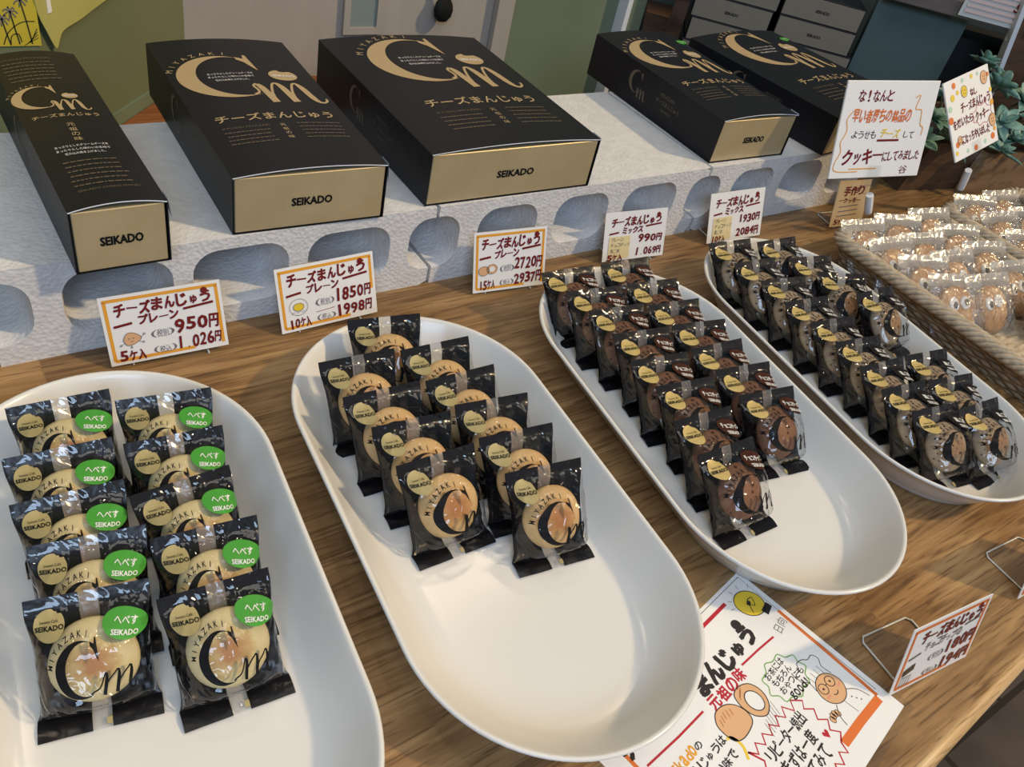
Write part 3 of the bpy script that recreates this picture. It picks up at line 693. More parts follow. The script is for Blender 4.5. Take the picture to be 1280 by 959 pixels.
    text(mb, 'CHEESE MANJU', 0.006, 0.0090, 0.022, 0.0013, lambda u, v: G(u, v))
    mb.build('printed_logo', 'print_black', t)
    mb = MB(); mb.add([(sx0 + 0.0075, -0.0125, 0.0024), (sx0 + 0.0105, -0.0125, 0.0024), (sx0 + 0.0105, -0.0085, 0.0032), (sx0 + 0.0075, -0.0085, 0.0032)], [(0, 1, 2, 3)])
    mb.build('gold_mark', 'seal_gold', t)
    # bitten round gold seal
    mb = MB(); sc = (-0.0205, 0.0555); sr = 0.0079
    sf = lambda u, v: G(sc[0] + u * sr, sc[1] + v * sr, 0.0007)
    disc = [(cos(R(a)), sin(R(a))) for a in range(78, 78 + 330, 10)]
    rim = disc + [(0.62, 0.62), (0.52, 0.66), (0.50, 0.78), (0.36, 0.78)]
    n = len(rim); sc_ = lambda p, k: (p[0] * k, -0.1 + (p[1] + 0.1) * k)
    vs = [sf(*p) for p in rim] + [sf(*sc_(p, .66)) for p in rim] + [sf(*sc_(p, .33)) for p in rim] + [sf(0, -0.1)]
    mb.add(vs, [(r_ * n + i, r_ * n + (i + 1) % n, (r_ + 1) * n + (i + 1) % n, (r_ + 1) * n + i) for r_ in (0, 1) for i in range(n)] + [(2 * n + i, 2 * n + (i + 1) % n, 3 * n) for i in range(n)], 0, True)
    so = mb.build('gold_seal', seal, t)
    mb = MB(); sf2 = lambda u, v: G(sc[0] + u * sr, sc[1] + v * sr, 0.0010)
    text(mb, 'SEIKADO', 0.02, -0.16, 1.85, 0.30, sf2, 0, 0, 0.04); text(mb, 'Sweets Cafe', 0.0, 0.22, 1.2, 0.18, sf2, 0)
    mb.build('seal_lettering', 'print_black', so)
    if sticker:
        col, jp, rot = sticker; cu, cv = stick_at; a_, b_ = 0.0122, 0.0076
        def stf(u, v, off): 
            x = cu + u * cos(rot) - v * sin(rot); s = cv + u * sin(rot) + v * cos(rot); return G(x, s, off)
        mb = MB(); ring = arc(0, 0, a_, b_, 0, 352, 44); mid = arc(0, 0, a_ * 0.55, b_ * 0.55, 0, 352, 44); n = len(ring)
        vs = [stf(*p, 0.0010) for p in ring] + [stf(*p, 0.0012) for p in mid] + [stf(0, 0, 0.0012)]
        mb.add(vs, [(i, (i + 1) % n, n + (i + 1) % n, n + i) for i in range(n)] + [(n + i, n + (i + 1) % n, 2 * n) for i in range(n)], 0, True)
        st = mb.build('sticker', col, t)
        mb = MB(); f2 = lambda u, v: stf(u, v, 0.0018)
        text(mb, jp, 0, 0.0016, 0.0125 if len(jp) < 5 else 0.0185, 0.0044, f2, 0, 0, 0.015 if len(jp) < 5 else 0.03); text(mb, 'SEIKADO', 0.0, -0.0040, 0.0145, 0.0027, f2, 0, 0, 0.03)
        mb.build('sticker_lettering', 'print_white', st)
    return t
ORD = ['hindmost', 'second', 'third', 'fourth', 'fifth', 'sixth', 'seventh', 'eighth', 'ninth']
def place(protos, spots, group, base, dish_i):
    used = set()
    for i, (x, y, a, lb, dz, pi) in enumerate(spots):
        p = protos[pi]
        if pi in used: o = copy_tree(p)
        else: o = p; used.add(pi)
        o.location = (x, y, 0.0086 + dz); o.rotation_euler = (0, 0, R(a)); o['label'] = lb; o['group'] = group
def rowlabel(look, k, n, row):
    pos = 'frontmost' if k == n - 1 else ('hindmost' if k == 0 else ORD[k] + ' from the back')
    return f'{look}, {pos} in the {row}'
def spots(L, Rr, look, lrow, rrow, nv, extra={}):
    out = []
    for row, nm in ((L, lrow), (Rr, rrow)):
        for k, (x, y, a) in enumerate(row):
            dz, pi = extra.get((nm, k), (0.0, (k * 2 + (1 if nm == rrow else 0)) % nv))
            out.append((x, y, a, rowlabel(look, k, len(row), nm), dz, pi))
    return out
gp = [packet('green', 41, s, 'x', back=0.0045, front_d=0.0235, sticker=('green', 'へべす', R(-14)), stick_at=(0.0185, 0.0500), bun='bun_pale', lx=-0.0062, lsx=0.0127, m0=0.95, mw=1.45) for s in (1, 2, 3)]
place(gp, spots([(0.0452, 0.4501, -2.7), (0.0337, 0.4025, -3.9), (0.0309, 0.3620, -3.6), (0.0287, 0.3233, -9.0), (0.0176, 0.2846, -11.0)],
                [(0.1070, 0.4304, -7.9), (0.1030, 0.3878, -5.5), (0.1003, 0.3450, 2.1), (0.0945, 0.3017, -6.7), (0.0875, 0.2585, -4.5)],
                'green-stickered bun packet', 'left row', 'right row', 3), 'green-stickered bun packets', '', 0)
pp = [packet('plain', 35, s, 'x', back=0.0055, front_d=0.0245, bun='bun_gold') for s in (11, 12, 13)]
place(pp, spots([(0.3000, 0.4630, -9.4), (0.2596, 0.4234, -3.3), (0.2607, 0.3800, -2.9), (0.2650, 0.3416, -5.0), (0.2665, 0.3018, -1.1)],
                [(0.3298, 0.4159, -2.1), (0.3316, 0.3752, -1.2), (0.3348, 0.3385, -7.8), (0.3343, 0.3003, -6.9), (0.3320, 0.2606, -8.2)],
                'plain golden bun packet without a sticker', 'left row', 'right row', 3), 'plain bun packets', '', 1)
cp = [packet('choc', 42, s, 'x', back=0.0045, front_d=0.0235, sticker=('choc', 'チョコチップ', R(-16)), stick_at=(0.0195, 0.0530), bun='bun_choc', seal='seal_yellow', crush=1.25, lsx=0.0180) for s in (21, 22, 23, 24)]
place(cp, spots([(0.5230, 0.4743, -3.8), (0.5260, 0.4373, -8.0), (0.5296, 0.4042, -7.3), (0.5289, 0.3655, -8.3), (0.5201, 0.3280, -7.6), (0.5202, 0.2912, -7.8), (0.5078, 0.2521, -4.5), (0.5006, 0.2136, -1.6)],
                [(0.5979, 0.4690, -2.7), (0.5992, 0.4287, -7.7), (0.5969, 0.3917, -7.3), (0.5975, 0.3561, -9.8), (0.5945, 0.3222, -4.7), (0.5926, 0.2873, -8.6), (0.5879, 0.2520, -9)],
                'brown-stickered chocolate bun packet', 'left row', 'right row', 4), 'chocolate bun packets', '', 2)
sp = [packet('sesame', 42, s, 'x', back=0.0045, front_d=0.0235, sticker=('ink_sticker', '黒ごま', R(-16)), stick_at=(0.0195, 0.0525), bun='bun_sesame', seal='seal_yellow', crush=1.4, lsx=0.0185) for s in (31, 32, 33, 34)]
place(sp, spots([(0.7563, 0.4640, -5.0), (0.7578, 0.4228, -4.3), (0.7605, 0.3843, -9.0), (0.7581, 0.3454, -6.6), (0.7577, 0.3081, -7.2), (0.7570, 0.2732, -8.1), (0.7516, 0.2365, -5.8), (0.7430, 0.2029, -7.8), (0.7440, 0.1680, -9.4)],
                [(0.8252, 0.4498, -3.6), (0.8342, 0.4079, -10)], 'black-stickered sesame bun packet', 'left row', 'right row', 4)
      + [(0.8300, 0.3680, -22, 'sesame bun packet tipped over with its crumpled face up, right row of the dish', 0.004, 1),
         (0.8437, 0.3197, -2.5, 'sesame bun packet riding high against the right side of its dish', 0.012, 2),
         (0.8180, 0.2287, -8.5, 'black-stickered sesame bun packet, third from the front in the right row', 0.0, 3),
         (0.8063, 0.1911, -10, 'black-stickered sesame bun packet, second from the front in the right row', 0.0, 0),
         (0.8016, 0.1521, -4.8, 'black-stickered sesame bun packet, frontmost in the right row', 0.0, 1)], 'sesame bun packets', '', 3)

# ------------------------------------------------------------------ price cards
def card_root(loc, rz, label, group='price cards'):
    t = empty('price_card', loc, R(rz)); return tag(t, label, 'price card', group)
def price_card(loc, rz, w, h, lean, label, draw, border=None, paper='paper', roll=0.0, foot=0.040, foot_w=0.9, edge_gap=0.0028):
    t = card_root(loc, rz, label); L = R(lean)
    # local: x across, v up the leaning card; the card's front faces -y
    def F(u, v, off=0.0):
        u, v = u * cos(roll) - v * sin(roll), u * sin(roll) + v * cos(roll)
        v += 0.0030 + abs(sin(roll)) * w / 2
        return (u, sin(L) * v - cos(L) * off, cos(L) * v + sin(L) * off)
    mb = MB(); mb.box(-w / 2, w / 2, -0.0004, 0.0004, 0, h, 0, lambda x, y, z: F(x, z, -y)); o = mb.build('card_sheet', paper, t)
    mb = MB(); fb = lambda u, v: F(u, v, 0.0006)
    mats = ['marker_red', 'pen_grey', border or 'marker_amber', 'skin_ink', 'marker_yellow', 'note_yellow', 'pen_black', 'paper']
    if border:
        g = edge_gap + 0.0012; bw = 0.0028
        mb.stroke([(-w / 2 + g, g), (-w / 2 + g, h - g)], bw, fb, 2); mb.stroke([(-w / 2 + g - bw / 2, h - g), (w / 2 - g + bw / 2, h - g)], bw, fb, 2)
        mb.stroke([(w / 2 - g, h - g), (w / 2 - g, h * (0.42 if border == 'marker_amber' and rz > -5 else 0.06))], bw, fb, 2); mb.stroke([(-w / 2 + g, g), (w / 2 - g - w * 0.25, g)], bw, fb, 2)
    draw(mb, lambda u, v: F(u, v, 0.0009), w, h)
    mb.build('lettering', mats, t)
    # clear stand: front sleeve and a foot plate behind
    mb = MB()
    mb.box(-w * 0.5 - 0.0015, w * 0.5 + 0.0015, -0.0016, -0.0012, -0.0010, h + 0.001, 0, lambda x, y, z: F(x, z, -y))
    mb.build('clear_sleeve', 'acrylic_sleeve', t); mb = MB()
    mb.box(-w * 0.32, w * 0.32, 0.0, foot, 0.0003, 0.0019, 0)
    mb.build('acrylic_stand', 'acrylic', t)
    mb = MB(); fw = w * 0.32
    mb.tube([(-fw, 0.0015, 0.0012), (-fw, foot - 0.004, 0.0012), (-fw + 0.004, foot, 0.0012), (fw - 0.004, foot, 0.0012), (fw, foot - 0.004, 0.0012), (fw, 0.0015, 0.0012)], 0.0009, 6)
    mb.build('stand_edge', 'acrylic_edge', t)
    return t
def d_title(mb, f, w, h, sub, seed):
    hand(mb, 'チーズまんじゅう', -w * 0.40, w * 0.41, h * 0.80, h * 0.19, f, 0, h * 0.02, 0.075, seed)
    mb.poly(arc(w * 0.355, h * 0.885, w * 0.03, h * 0.05, 0, 340, 16), f, 0)
    hand(mb, sub, -w * 0.22, w * 0.12, h * 0.615, h * 0.14, f, 0, 0, 0.075, seed + 1)
    mb.stroke([(-w * 0.42, h * 0.56), (-w * 0.27, h * 0.585)], h * 0.035, f, 0); mb.stroke([(w * 0.16, h * 0.665), (w * 0.42, h * 0.70)], h * 0.035, f, 0)
def d_prices(mb, f, w, h, a, b, qty, seed, note=True):
    hand(mb, a, w * 0.06, w * 0.45, h * 0.43, h * 0.20, f, 0, 0, 0.075, seed + 2); hand(mb, b, w * 0.06, w * 0.45, h * 0.17, h * 0.185, f, 0, 0, 0.075, seed + 3)
    if note:
        hand(mb, '(税別)', -w * 0.14, w * 0.06, h * 0.37, h * 0.11, f, 1, 0, 0.0, seed + 4); hand(mb, '(税込)', -w * 0.14, w * 0.06, h * 0.13, h * 0.10, f, 1, 0, 0.0, seed + 5)
    if qty: hand(mb, qty, -w * 0.42, -w * 0.20, h * 0.12, h * 0.155, f, 0, 0, 0.075, seed + 6)
def ring(mb, f, cx, cy, rx, ry, lw, mi, rot=0.0, a0=0, a1=360): mb.stroke(arc(cx, cy, rx, ry, a0, a1, 28, rot), lw, f, mi)
def draw_a(mb, f, w, h):
    d_title(mb, f, w, h, 'プレーン', 1); d_prices(mb, f, w, h, '950円', '1.026円', '5ケ入', 2)
    g = lambda u, v: (lambda p: p)(f(u, v)); cx, cy = -w * 0.30, h * 0.355
    mb.poly(smooth_pts([(cx - .0065, cy), (cx - .003, cy + .0055), (cx + .003, cy + .005), (cx + .0078, cy), (cx + .002, cy - .0045), (cx - .004, cy - .005), (cx - .0065, cy)], 4)[:-1], f, 3)
    up = lambda u, v: tuple(a + b for a, b in zip(f(u, v), (0, -0.0002, 0.0001)))
    mb.stroke(smooth_pts([(cx - .0065, cy), (cx - .003, cy + .0055), (cx + .003, cy + .005), (cx + .0078, cy), (cx + .002, cy - .0045), (cx - .004, cy - .005), (cx - .0065, cy)], 5), .00045, up, 1)
    for ex in (-.002, .0015): mb.poly(arc(cx + ex, cy + .0006, .0006, .0006, 0, 330, 8), up, 1)
    mb.stroke(arc(cx, cy - .0012, .0013, .0010, 200, 340, 8), .0004, up, 1)
    for (x1, y1, x2, y2) in ((cx + .0075, cy, cx + .0105, cy + .003), (cx + .005, cy - .0028, cx + .009, cy - .0042), (cx - .0055, cy - .003, cx - .009, cy - .0045), (cx - .001, cy - .005, cx - .001, cy - .0075)):
        mb.stroke([(x1, y1), (x2, y2)], .0004, f, 1); ring(mb, f, x2, y2, .0008, .0008, .0004, 1)
def draw_b(mb, f, w, h):
    d_title(mb, f, w, h, 'プレーン', 11); d_prices(mb, f, w, h, '1850円', '1998円', '10ケ入', 12)
    cx, cy = -w * 0.31, h * 0.37
    mb.poly(arc(cx, cy, .0050, .0036, 0, 340, 16), f, 4)
    up = lambda u, v: tuple(a + b for a, b in zip(f(u, v), (0, -0.0002, 0.0001)))
    ring(mb, up, cx, cy, .0052, .0038, .0005, 1); ring(mb, up, cx, cy, .0090, .0080, .0004, 1)
    for k in range(9): mb.stroke([(cx - .007 + k * .0017, cy - .0062 + (k % 3) * .0008), (cx - .006 + k * .0017, cy - .0045)], .0004, f, 1)
    mb.stroke([(-w * .14, h * .23), (w * .05, h * .25)], .0005, f, 0)
def draw_c(mb, f, w, h):
    d_title(mb, f, w, h, 'プレーン', 21); d_prices(mb, f, w, h, '2720円', '2937円', '15ケ入', 22)
    for cx, cy, hole in ((-w * .36, h * .36, False), (-w * .25, h * .38, True)):
        mb.poly(arc(cx, cy, .0062, .0052, 0, 340, 18), f, 3)
        up = lambda u, v: tuple(a + b for a, b in zip(f(u, v), (0, -0.0002, 0.0001)))
        ring(mb, up, cx, cy, .0062, .0052, .0005, 1)
        if hole: mb.poly(arc(cx, cy, .0034, .0030, 0, 340, 16), up, 7)
def draw_mix(a, b, qty, seed):
    def d(mb, f, w, h):
        mb.poly([(-w * .42, h * .04), (-w * .08, h * .04), (-w * .08, h * .50), (-w * .42, h * .50)], f, 5)
        up = lambda u, v: tuple(a_ + b_ for a_, b_ in zip(f(u, v), (0, -0.0003, 0.0001)))
        d_title(mb, f, w, h, 'ミックス', seed); hand(mb, a, w * .05, w * .45, h * .42, h * .17, f, 0, 0, 0.075, seed + 2); hand(mb, b, w * .02, w * .45, h * .15, h * .17, f, 0, 0, 0.075, seed + 3)
        for i, s in enumerate(('プレーン', 'チョコチップ', '黒ごま')): hand(mb, s, -w * .39, -w * .39 + w * .052 * len(s), h * (.44 - .115 * i), h * .075, up, 1, 0, 0.0, seed + i)
        hand(mb, qty, -w * .43, -w * .18, h * .07, h * .13, up, 0, 0, 0.075, seed + 6)
    return d
def draw_choc(mb, f, w, h):
    d_title(mb, f, w, h, ' ', 41) if False else None
    hand(mb, 'チーズまんじゅう', -w * .34, w * .43, h * .80, h * .19, f, 0, h * .03, .075, 41); mb.poly(arc(w * .375, h * .90, w * .028, h * .045, 0, 340, 14), f, 0)
    hand(mb, 'チョコチップの', -w * .25, w * .22, h * .61, h * .13, f, 1, 0, .02, 42)
    mb.stroke([(-w * .42, h * .50), (-w * .28, h * .54)], h * .03, f, 1); mb.stroke([(w * .24, h * .68), (w * .42, h * .71)], h * .03, f, 1)
    d_prices(mb, f, w, h, '180円', '194円', '', 43)
    mb.poly([(-w * .43, h * .34), (-w * .30, h * .40), (-w * .30, h * .30), (-w * .43, h * .24)], f, 6)
    for k in range(4): mb.stroke([(-w * .42 + k * .003, h * .22), (-w * .42 + k * .003, h * .09)], .0006, f, 1)
    mb.stroke([(-w * .43, h * .22), (-w * .30, h * .22), (-w * .30, h * .09), (-w * .43, h * .09)], .0006, f, 1)
price_card((0.1480, 0.5800, 0), -5, 0.0970, 0.0615, 17, 'amber-bordered price card for five buns at 950 yen, before the slim box', draw_a, 'marker_amber', roll=R(2.5), paper='paper')
price_card((0.2968, 0.5795, 0), 0, 0.0985, 0.0625, 19, 'amber-bordered price card for ten buns at 1850 yen, behind the second dish', draw_b, 'marker_amber', roll=R(1.5))
price_card((0.5020, 0.5740, 0), -8, 0.0870, 0.0660, 17, 'amber-bordered price card for fifteen buns at 2720 yen', draw_c, 'marker_amber', roll=R(1.5))
price_card((0.6890, 0.5800, 0), -9, 0.0880, 0.0590, 17, 'borderless mixed-bun price card at 990 yen, behind the chocolate dish', draw_mix('990円', '1.069円', '5ケ入', 61), roll=R(2))
price_card((0.8660, 0.5760, 0), -5, 0.0950, 0.0640, 20, 'borderless mixed-bun price card at 1930 yen, behind the sesame dish', draw_mix('1930円', '2084円', '10ケ入', 71), roll=R(1.5))
price_card((0.5420, 0.0430, 0), -6.2, 0.0910, 0.0640, 15, 'orange-bordered chocolate bun price card at 180 yen, near the front table edge', draw_choc, 'marker_orange', foot=0.046)
def draw_seed(mb, f, w, h):
    hand(mb, 'チーズまんじゅう', -w * .34, w * .43, h * .80, h * .19, f, 0, h * .03, .05, 51); hand(mb, '黒ごま', -w * .25, w * .10, h * .61, h * .13, f, 1, 0, .02, 52)
    mb.stroke([(-w * .42, h * .50), (-w * .28, h * .54)], h * .03, f, 1); d_prices(mb, f, w, h, '180円', '194円', '', 53)
price_card((0.7330, 0.0450, 0), -4, 0.0910, 0.0640, 15, 'orange-bordered price card cut off by the right edge of the picture', draw_seed, 'marker_orange', foot=0.046)
def draw_tan(mb, f, w, h):
    hand(mb, '手作り', -w * .30, w * .35, h * .78, h * .20, f, 0, 0, .05, 81); hand(mb, '一クッキー', -w * .40, w * .30, h * .57, h * .11, f, 0, 0, .04, 82)
    for i in range(3): mb.stroke([(-w * .35, h * (.43 - .1 * i)), (w * .25, h * (.46 - .1 * i))], h * .018, f, 1)
    hand(mb, '5ケ入', -w * .40, -w * .05, h * .10, h * .12, f, 0, 0, .04, 83)
price_card((1.0830, 0.5560, 0), -8, 0.0640, 0.0660, 16, 'small tan price card with red writing behind the wicker basket', draw_tan, None, 'paper_tan')

# ------------------------------------------------------------------ hand-drawn poster sheet on the table (A5, laminated)
def poster():
    t = empty('drawn_poster', (0.2666, 0.1388, 0.0), R(12.25)); tag(t, 'laminated hand-drawn poster with chef doodle lying partly under the dish', 'poster')
    w, h = 0.210, 0.1492
    mb = MB(); mb.box(-0.006, w + 0.006, -h - 0.006, 0.006, 0.00005, 0.00015); mb.build('laminate_margin', 'acrylic', t)
    mb = MB(); mb.box(0, w, -h, 0, 0.0001, 0.00026); mb.build('paper_sheet', 'paper', t)
    f = lambda u, v: (u / 1000, -v / 1000, 0.00034); f2 = lambda u, v: (u / 1000, -v / 1000, 0.00044); f3 = lambda u, v: (u / 1000, -v / 1000, 0.00054)
    K, RD, OR, YE, GR, SK, BR_, GY, BL, PK, WH, AM = range(12)
    mats = ['pen_black', 'marker_bright', 'marker_orange', 'marker_yellow', 'marker_green', 'skin_ink', 'brown_ink', 'pen_grey', 'marker_red', 'blush_ink', 'paper', 'marker_amber']
    mb = MB()
    fl = lambda g: (lambda u, v: g(u, -v))          # lettering reads upwards, the sheet counts downwards
    # thin black frame, orange right and left borders, red top stroke
    mb.stroke([(2, 3), (w * 1000 - 5, 3), (w * 1000 - 5, 128)], 0.5, f, K)
    mb.stroke([(18, 10), (174, 10.5)], 3.0, f, RD); mb.stroke([(204.5, 42), (204, 60), (203, 90), (201, 131)], 3.0, f, OR)
    mb.stroke([(200, 133), (170, 131.5), (145, 131)], 6.5, f, OR); mb.stroke([(17, 18), (16, 40), (15.5, 110)], 3.0, f, OR)
    # light bulb
    mb.poly(arc(191, 23, 13.2, 11.2, 0, 345, 26, R(35)), f, YE); mb.stroke(arc(191, 23, 13.2, 11.2, 0, 360, 30, R(35)), 0.7, f2, K)
    mb.stroke(smooth_pts([(186, 30), (190, 24), (193, 27), (197, 21), (192, 20)]), 0.7, f2, K); mb.poly([(188, 22), (192, 20), (193, 23), (189, 25)], f2, K)
    mb.poly([(193.0, 33.0), (203.0, 31.0), (204.2, 36.5), (194.5, 39)], f2, K); 
    for a in (-160, -135, -105, -75, -40): mb.stroke([(191 + 15.5 * cos(R(a)), 23 + 14 * sin(R(a))), (191 + 19 * cos(R(a)), 23 + 17.5 * sin(R(a)))], 0.5, f, GY)
    # title
    hand(mb, 'まんじゅう', 93, 171, -37.5, 17, fl(f), K, 0, 0.115, 5); hand(mb, 'チーズ', 14, 58, -31, 13, fl(f), K, 0, 0.115, 6)
    mb.poly(arc(164.5, 26.8, 4.4, 4.4, 0, 340, 18), f2, K)
    text(mb, '日向', 194, -50, 14, 8, fl(f), GY, 0.2)
    mb.stroke([(138, 48.5), (160, 50), (180, 52)], 1.6, f, RD); hand(mb, '元祖の味', 91, 135, -51.5, 10, fl(f), RD, 0, .05, 7)
    mb.stroke([(22, 46), (55, 48.5), (84, 49.5)], 1.6, f, RD)
    # the two buns
    b1 = smooth_pts([(82, 70), (83, 62), (90, 56), (100, 57), (107, 63), (109, 72), (105, 78), (92, 80), (84, 77), (82, 70)], 5)
    mb.poly(b1[:-1], f, SK); mb.stroke(b1, 0.7, f2, K)
    for k in range(5): mb.stroke([(86 + 3.2 * k, 64 - abs(2 - k) * -0.8), (88 + 3.2 * k, 59 - abs(2 - k) * -1)], 0.8, f2, BR_)
    b2 = smooth_pts([(109, 66), (112, 58), (120, 56), (129, 60), (132, 69), (128, 78), (119, 82), (111, 76), (109, 66)], 5)
    mb.poly(b2[:-1], f, SK); mb.stroke(b2, 0.7, f2, K); mb.poly(arc(121, 70, 6.6, 7.8, 0, 345, 22), f2, WH); mb.stroke(arc(121, 70, 6.6, 7.8, 0, 360, 24), 0.7, f3, K)
    for k in range(7): mb.stroke([(112 + 3 * k, 84 - 1.0 * k), (109 + 3 * k, 94 - 1.0 * k)], 0.4, f, GY)
    for k in range(4): mb.stroke([(113 + 1.8 * k, 63 - 1.2 * k), (116 + 1.8 * k, 60 - 1.0 * k)], 0.7, f2, BR_)
    # green speech cloud
    cloud = []
    for i in range(9):
        a = R(40 * i); cloud += [(157 + 19 * cos(a), 76 + 13.5 * sin(a)), (157 + 22.5 * cos(a + R(20)), 76 + 16.5 * sin(a + R(20)))]
    mb.stroke(smooth_pts(cloud + [cloud[0]], 4), 1.0, f, GR)
    for i, s in enumerate(('お茶には', 'もちろん', 'おやつにも')): hand(mb, s, 143, 143 + 6.2 * len(s), -(66.5 + 7.0 * i), 5.4, fl(f), K, 0, 0.015, 20 + i)
    hand(mb, 'good!', 146, 170, -88, 6.5, fl(f), K, 0, 0.02, 24)
    # chef
    mb.poly(arc(177, 104, 12.5, 11.5, 0, 345, 26), f, SK); mb.stroke(arc(177, 104, 12.5, 11.5, 0, 360, 30), 0.6, f2, K)
    for ex in (171.5, 181.5): ring(mb, f3, ex, 100.5, 4.0, 4.0, 0.5, K); mb.poly(arc(ex, 100.5, 0.9, 0.9, 0, 330, 10), f3, K)
    mb.stroke([(175.5, 100), (177.5, 100)], 0.5, f3, K); mb.stroke(arc(177, 107, 3.0, 2.4, 20, 160, 10), 0.6, f3, K)
    for ex in (169, 185):
        for k in range(4): mb.stroke([(ex - 2 + k * 1.3, 107.5), (ex - 1.2 + k * 1.3, 105.5)], 0.6, f2, PK)
    mb.stroke(smooth_pts([(166, 98), (167, 90), (163, 87), (164, 81), (170, 80), (174, 76), (180, 77), (184, 80), (190, 80), (192, 85), (188, 90), (189, 98)], 5), 0.6, f, K)
    for k in range(4): mb.stroke([(171 + 4.5 * k, 94), (170.5 + 4.7 * k, 87)], 0.4, f, K)
    mb.stroke(smooth_pts([(168, 113), (162, 119), (160, 126)]), 0.6, f, K); mb.stroke(smooth_pts([(186, 112), (193, 118), (196, 127)]), 0.6, f, K)
    mb.stroke([(176, 116), (177, 127)], 0.4, f, K)
    for k in range(4): mb.poly(arc(155 + 2.6 * k, 115 - abs(1.5 - k) * -1.2, 1.9, 2.6, 0, 330, 12), f, SK); ring(mb, f2, 155 + 2.6 * k, 115 - abs(1.5 - k) * -1.2, 1.9, 2.6, 0.4, K)
    for k in range(3): mb.poly(arc(184 + k * 2, 118 + 3 * k, 0.6, 0.6, 0, 320, 8), f, K)
    # red zigzag burst
    zz = []
    for i in range(13): zz.append((84 + i * 4.9, (93 if i % 2 else 87) - 0.1 * i + (2 if i > 10 else 0)))
    zz += [(150, 94), (145, 98), (151, 103), (146, 109), (152, 114), (146, 119), (151, 125), (144, 129), (141, 136), (136, 131), (131, 138), (126, 133), (121, 139)]
    mb.stroke(zz, 1.5, f, RD); mb.stroke([(84, 87), (88, 98), (83, 103), (88, 110), (83, 117)], 1.5, f, RD)
    for i, s in enumerate(('リピーター続出', 'まずは一度', '食べてみて')): hand(mb, s, 92, 92 + (48, 42, 40)[i], -(99.5 + 12.5 * i), 10, fl(f), K, 0, 0.03, 30 + i)
    mb.poly([(141, 122), (138, 118), (138.6, 116), (140.4, 116), (141, 117.5), (141.8, 116), (143.6, 116), (144, 118)], f, RD)
    # lower left lines
    hand(mb, 'Seikado', 22, 57, -60.5, 8, fl(f), AM, 0, 0.06, 40); hand(mb, 'の', 57, 64, -61, 5.5, fl(f), K, 0, 0.03, 41)
    hand(mb, 'まんじゅうは', 34, 80, -70, 7, fl(f), K, 0, 0.03, 42); hand(mb, 'やさしい味で', 32, 78, -81, 7, fl(f), K, 0, 0.03, 43)
    mb.stroke(smooth_pts([(80, 72), (84, 74), (85, 82), (80, 90)]), 2.2, f, YE)
    mb.build('drawing', mats, t)
poster()

# ------------------------------------------------------------------ the two white sign cards on clear clip stands
def sign(loc, rot, w, h, label, draw, foot, paper='paper'):
    t = empty('sign_card', loc); t.rotation_euler = rot; tag(t, label, 'sign')
    mb = MB(); mb.box(-w / 2, w / 2, 0, 0.003, -h / 2, h / 2); bevel(mb.build('card_sheet', paper, t), 0.0009)
    mb = MB(); draw(mb, lambda u, v: (u, -0.0004, v), w, h)
    mb.build('lettering', ['marker_red', 'marker_amber', 'pen_black', 'marker_yellow', 'marker_orange', 'pastel_green', 'skin_ink', 'marker_bright'], t)
    # clip, collar, post and foot of the stand, built in the card's own frame from the foot's place
    inv = (Matrix.Translation(loc) @ Matrix.Rotation(rot[2], 4, 'Z') @ Matrix.Rotation(rot[1], 4, 'Y') @ Matrix.Rotation(rot[0], 4, 'X')).inverted()
    k = lambda p: tuple(inv @ Vector(p))
    clip = (Matrix.Translation(loc) @ Matrix.Rotation(rot[2], 4, 'Z') @ Matrix.Rotation(rot[1], 4, 'Y') @ Matrix.Rotation(rot[0], 4, 'X')) @ Vector((-w * 0.02, 0, -h / 2))
    mb = MB(); mb.box(-w * 0.02 - 0.010, -w * 0.02 + 0.010, -0.003, -0.001, -h / 2 - 0.012, -h / 2 + 0.016); mb.box(-w * 0.02 - 0.010, -w * 0.02 + 0.010, 0.004, 0.006, -h / 2 - 0.012, -h / 2 + 0.016)
    mb.box(-w * 0.02 - 0.008, -w * 0.02 + 0.008, -0.003, 0.006, -h / 2 - 0.022, -h / 2 - 0.011); mb.build('stand_clip', 'acrylic', t)
    ft = Vector(foot); top = Vector(clip) + (ft - Vector(clip)) * 0.28; a = top; b_ = top + (ft - top) * 0.40
    mb = MB(); mb.tube([k(a), k(a + (b_ - a) * 0.5), k(b_)], [0.0052, 0.0056, 0.0052], 12); mb.build('stand_collar', 'eye_white', t)
    mb = MB(); mb.tube([k(p) for p in (b_, b_ + (ft + Vector((0, 0, 0.012)) - b_) * 0.6, ft + Vector((0, 0, 0.009)), ft + Vector((0, 0, 0.001)))], [0.006, 0.009, 0.016, 0.019], 16); mb.build('stand_foot', 'acrylic', t)
    return t
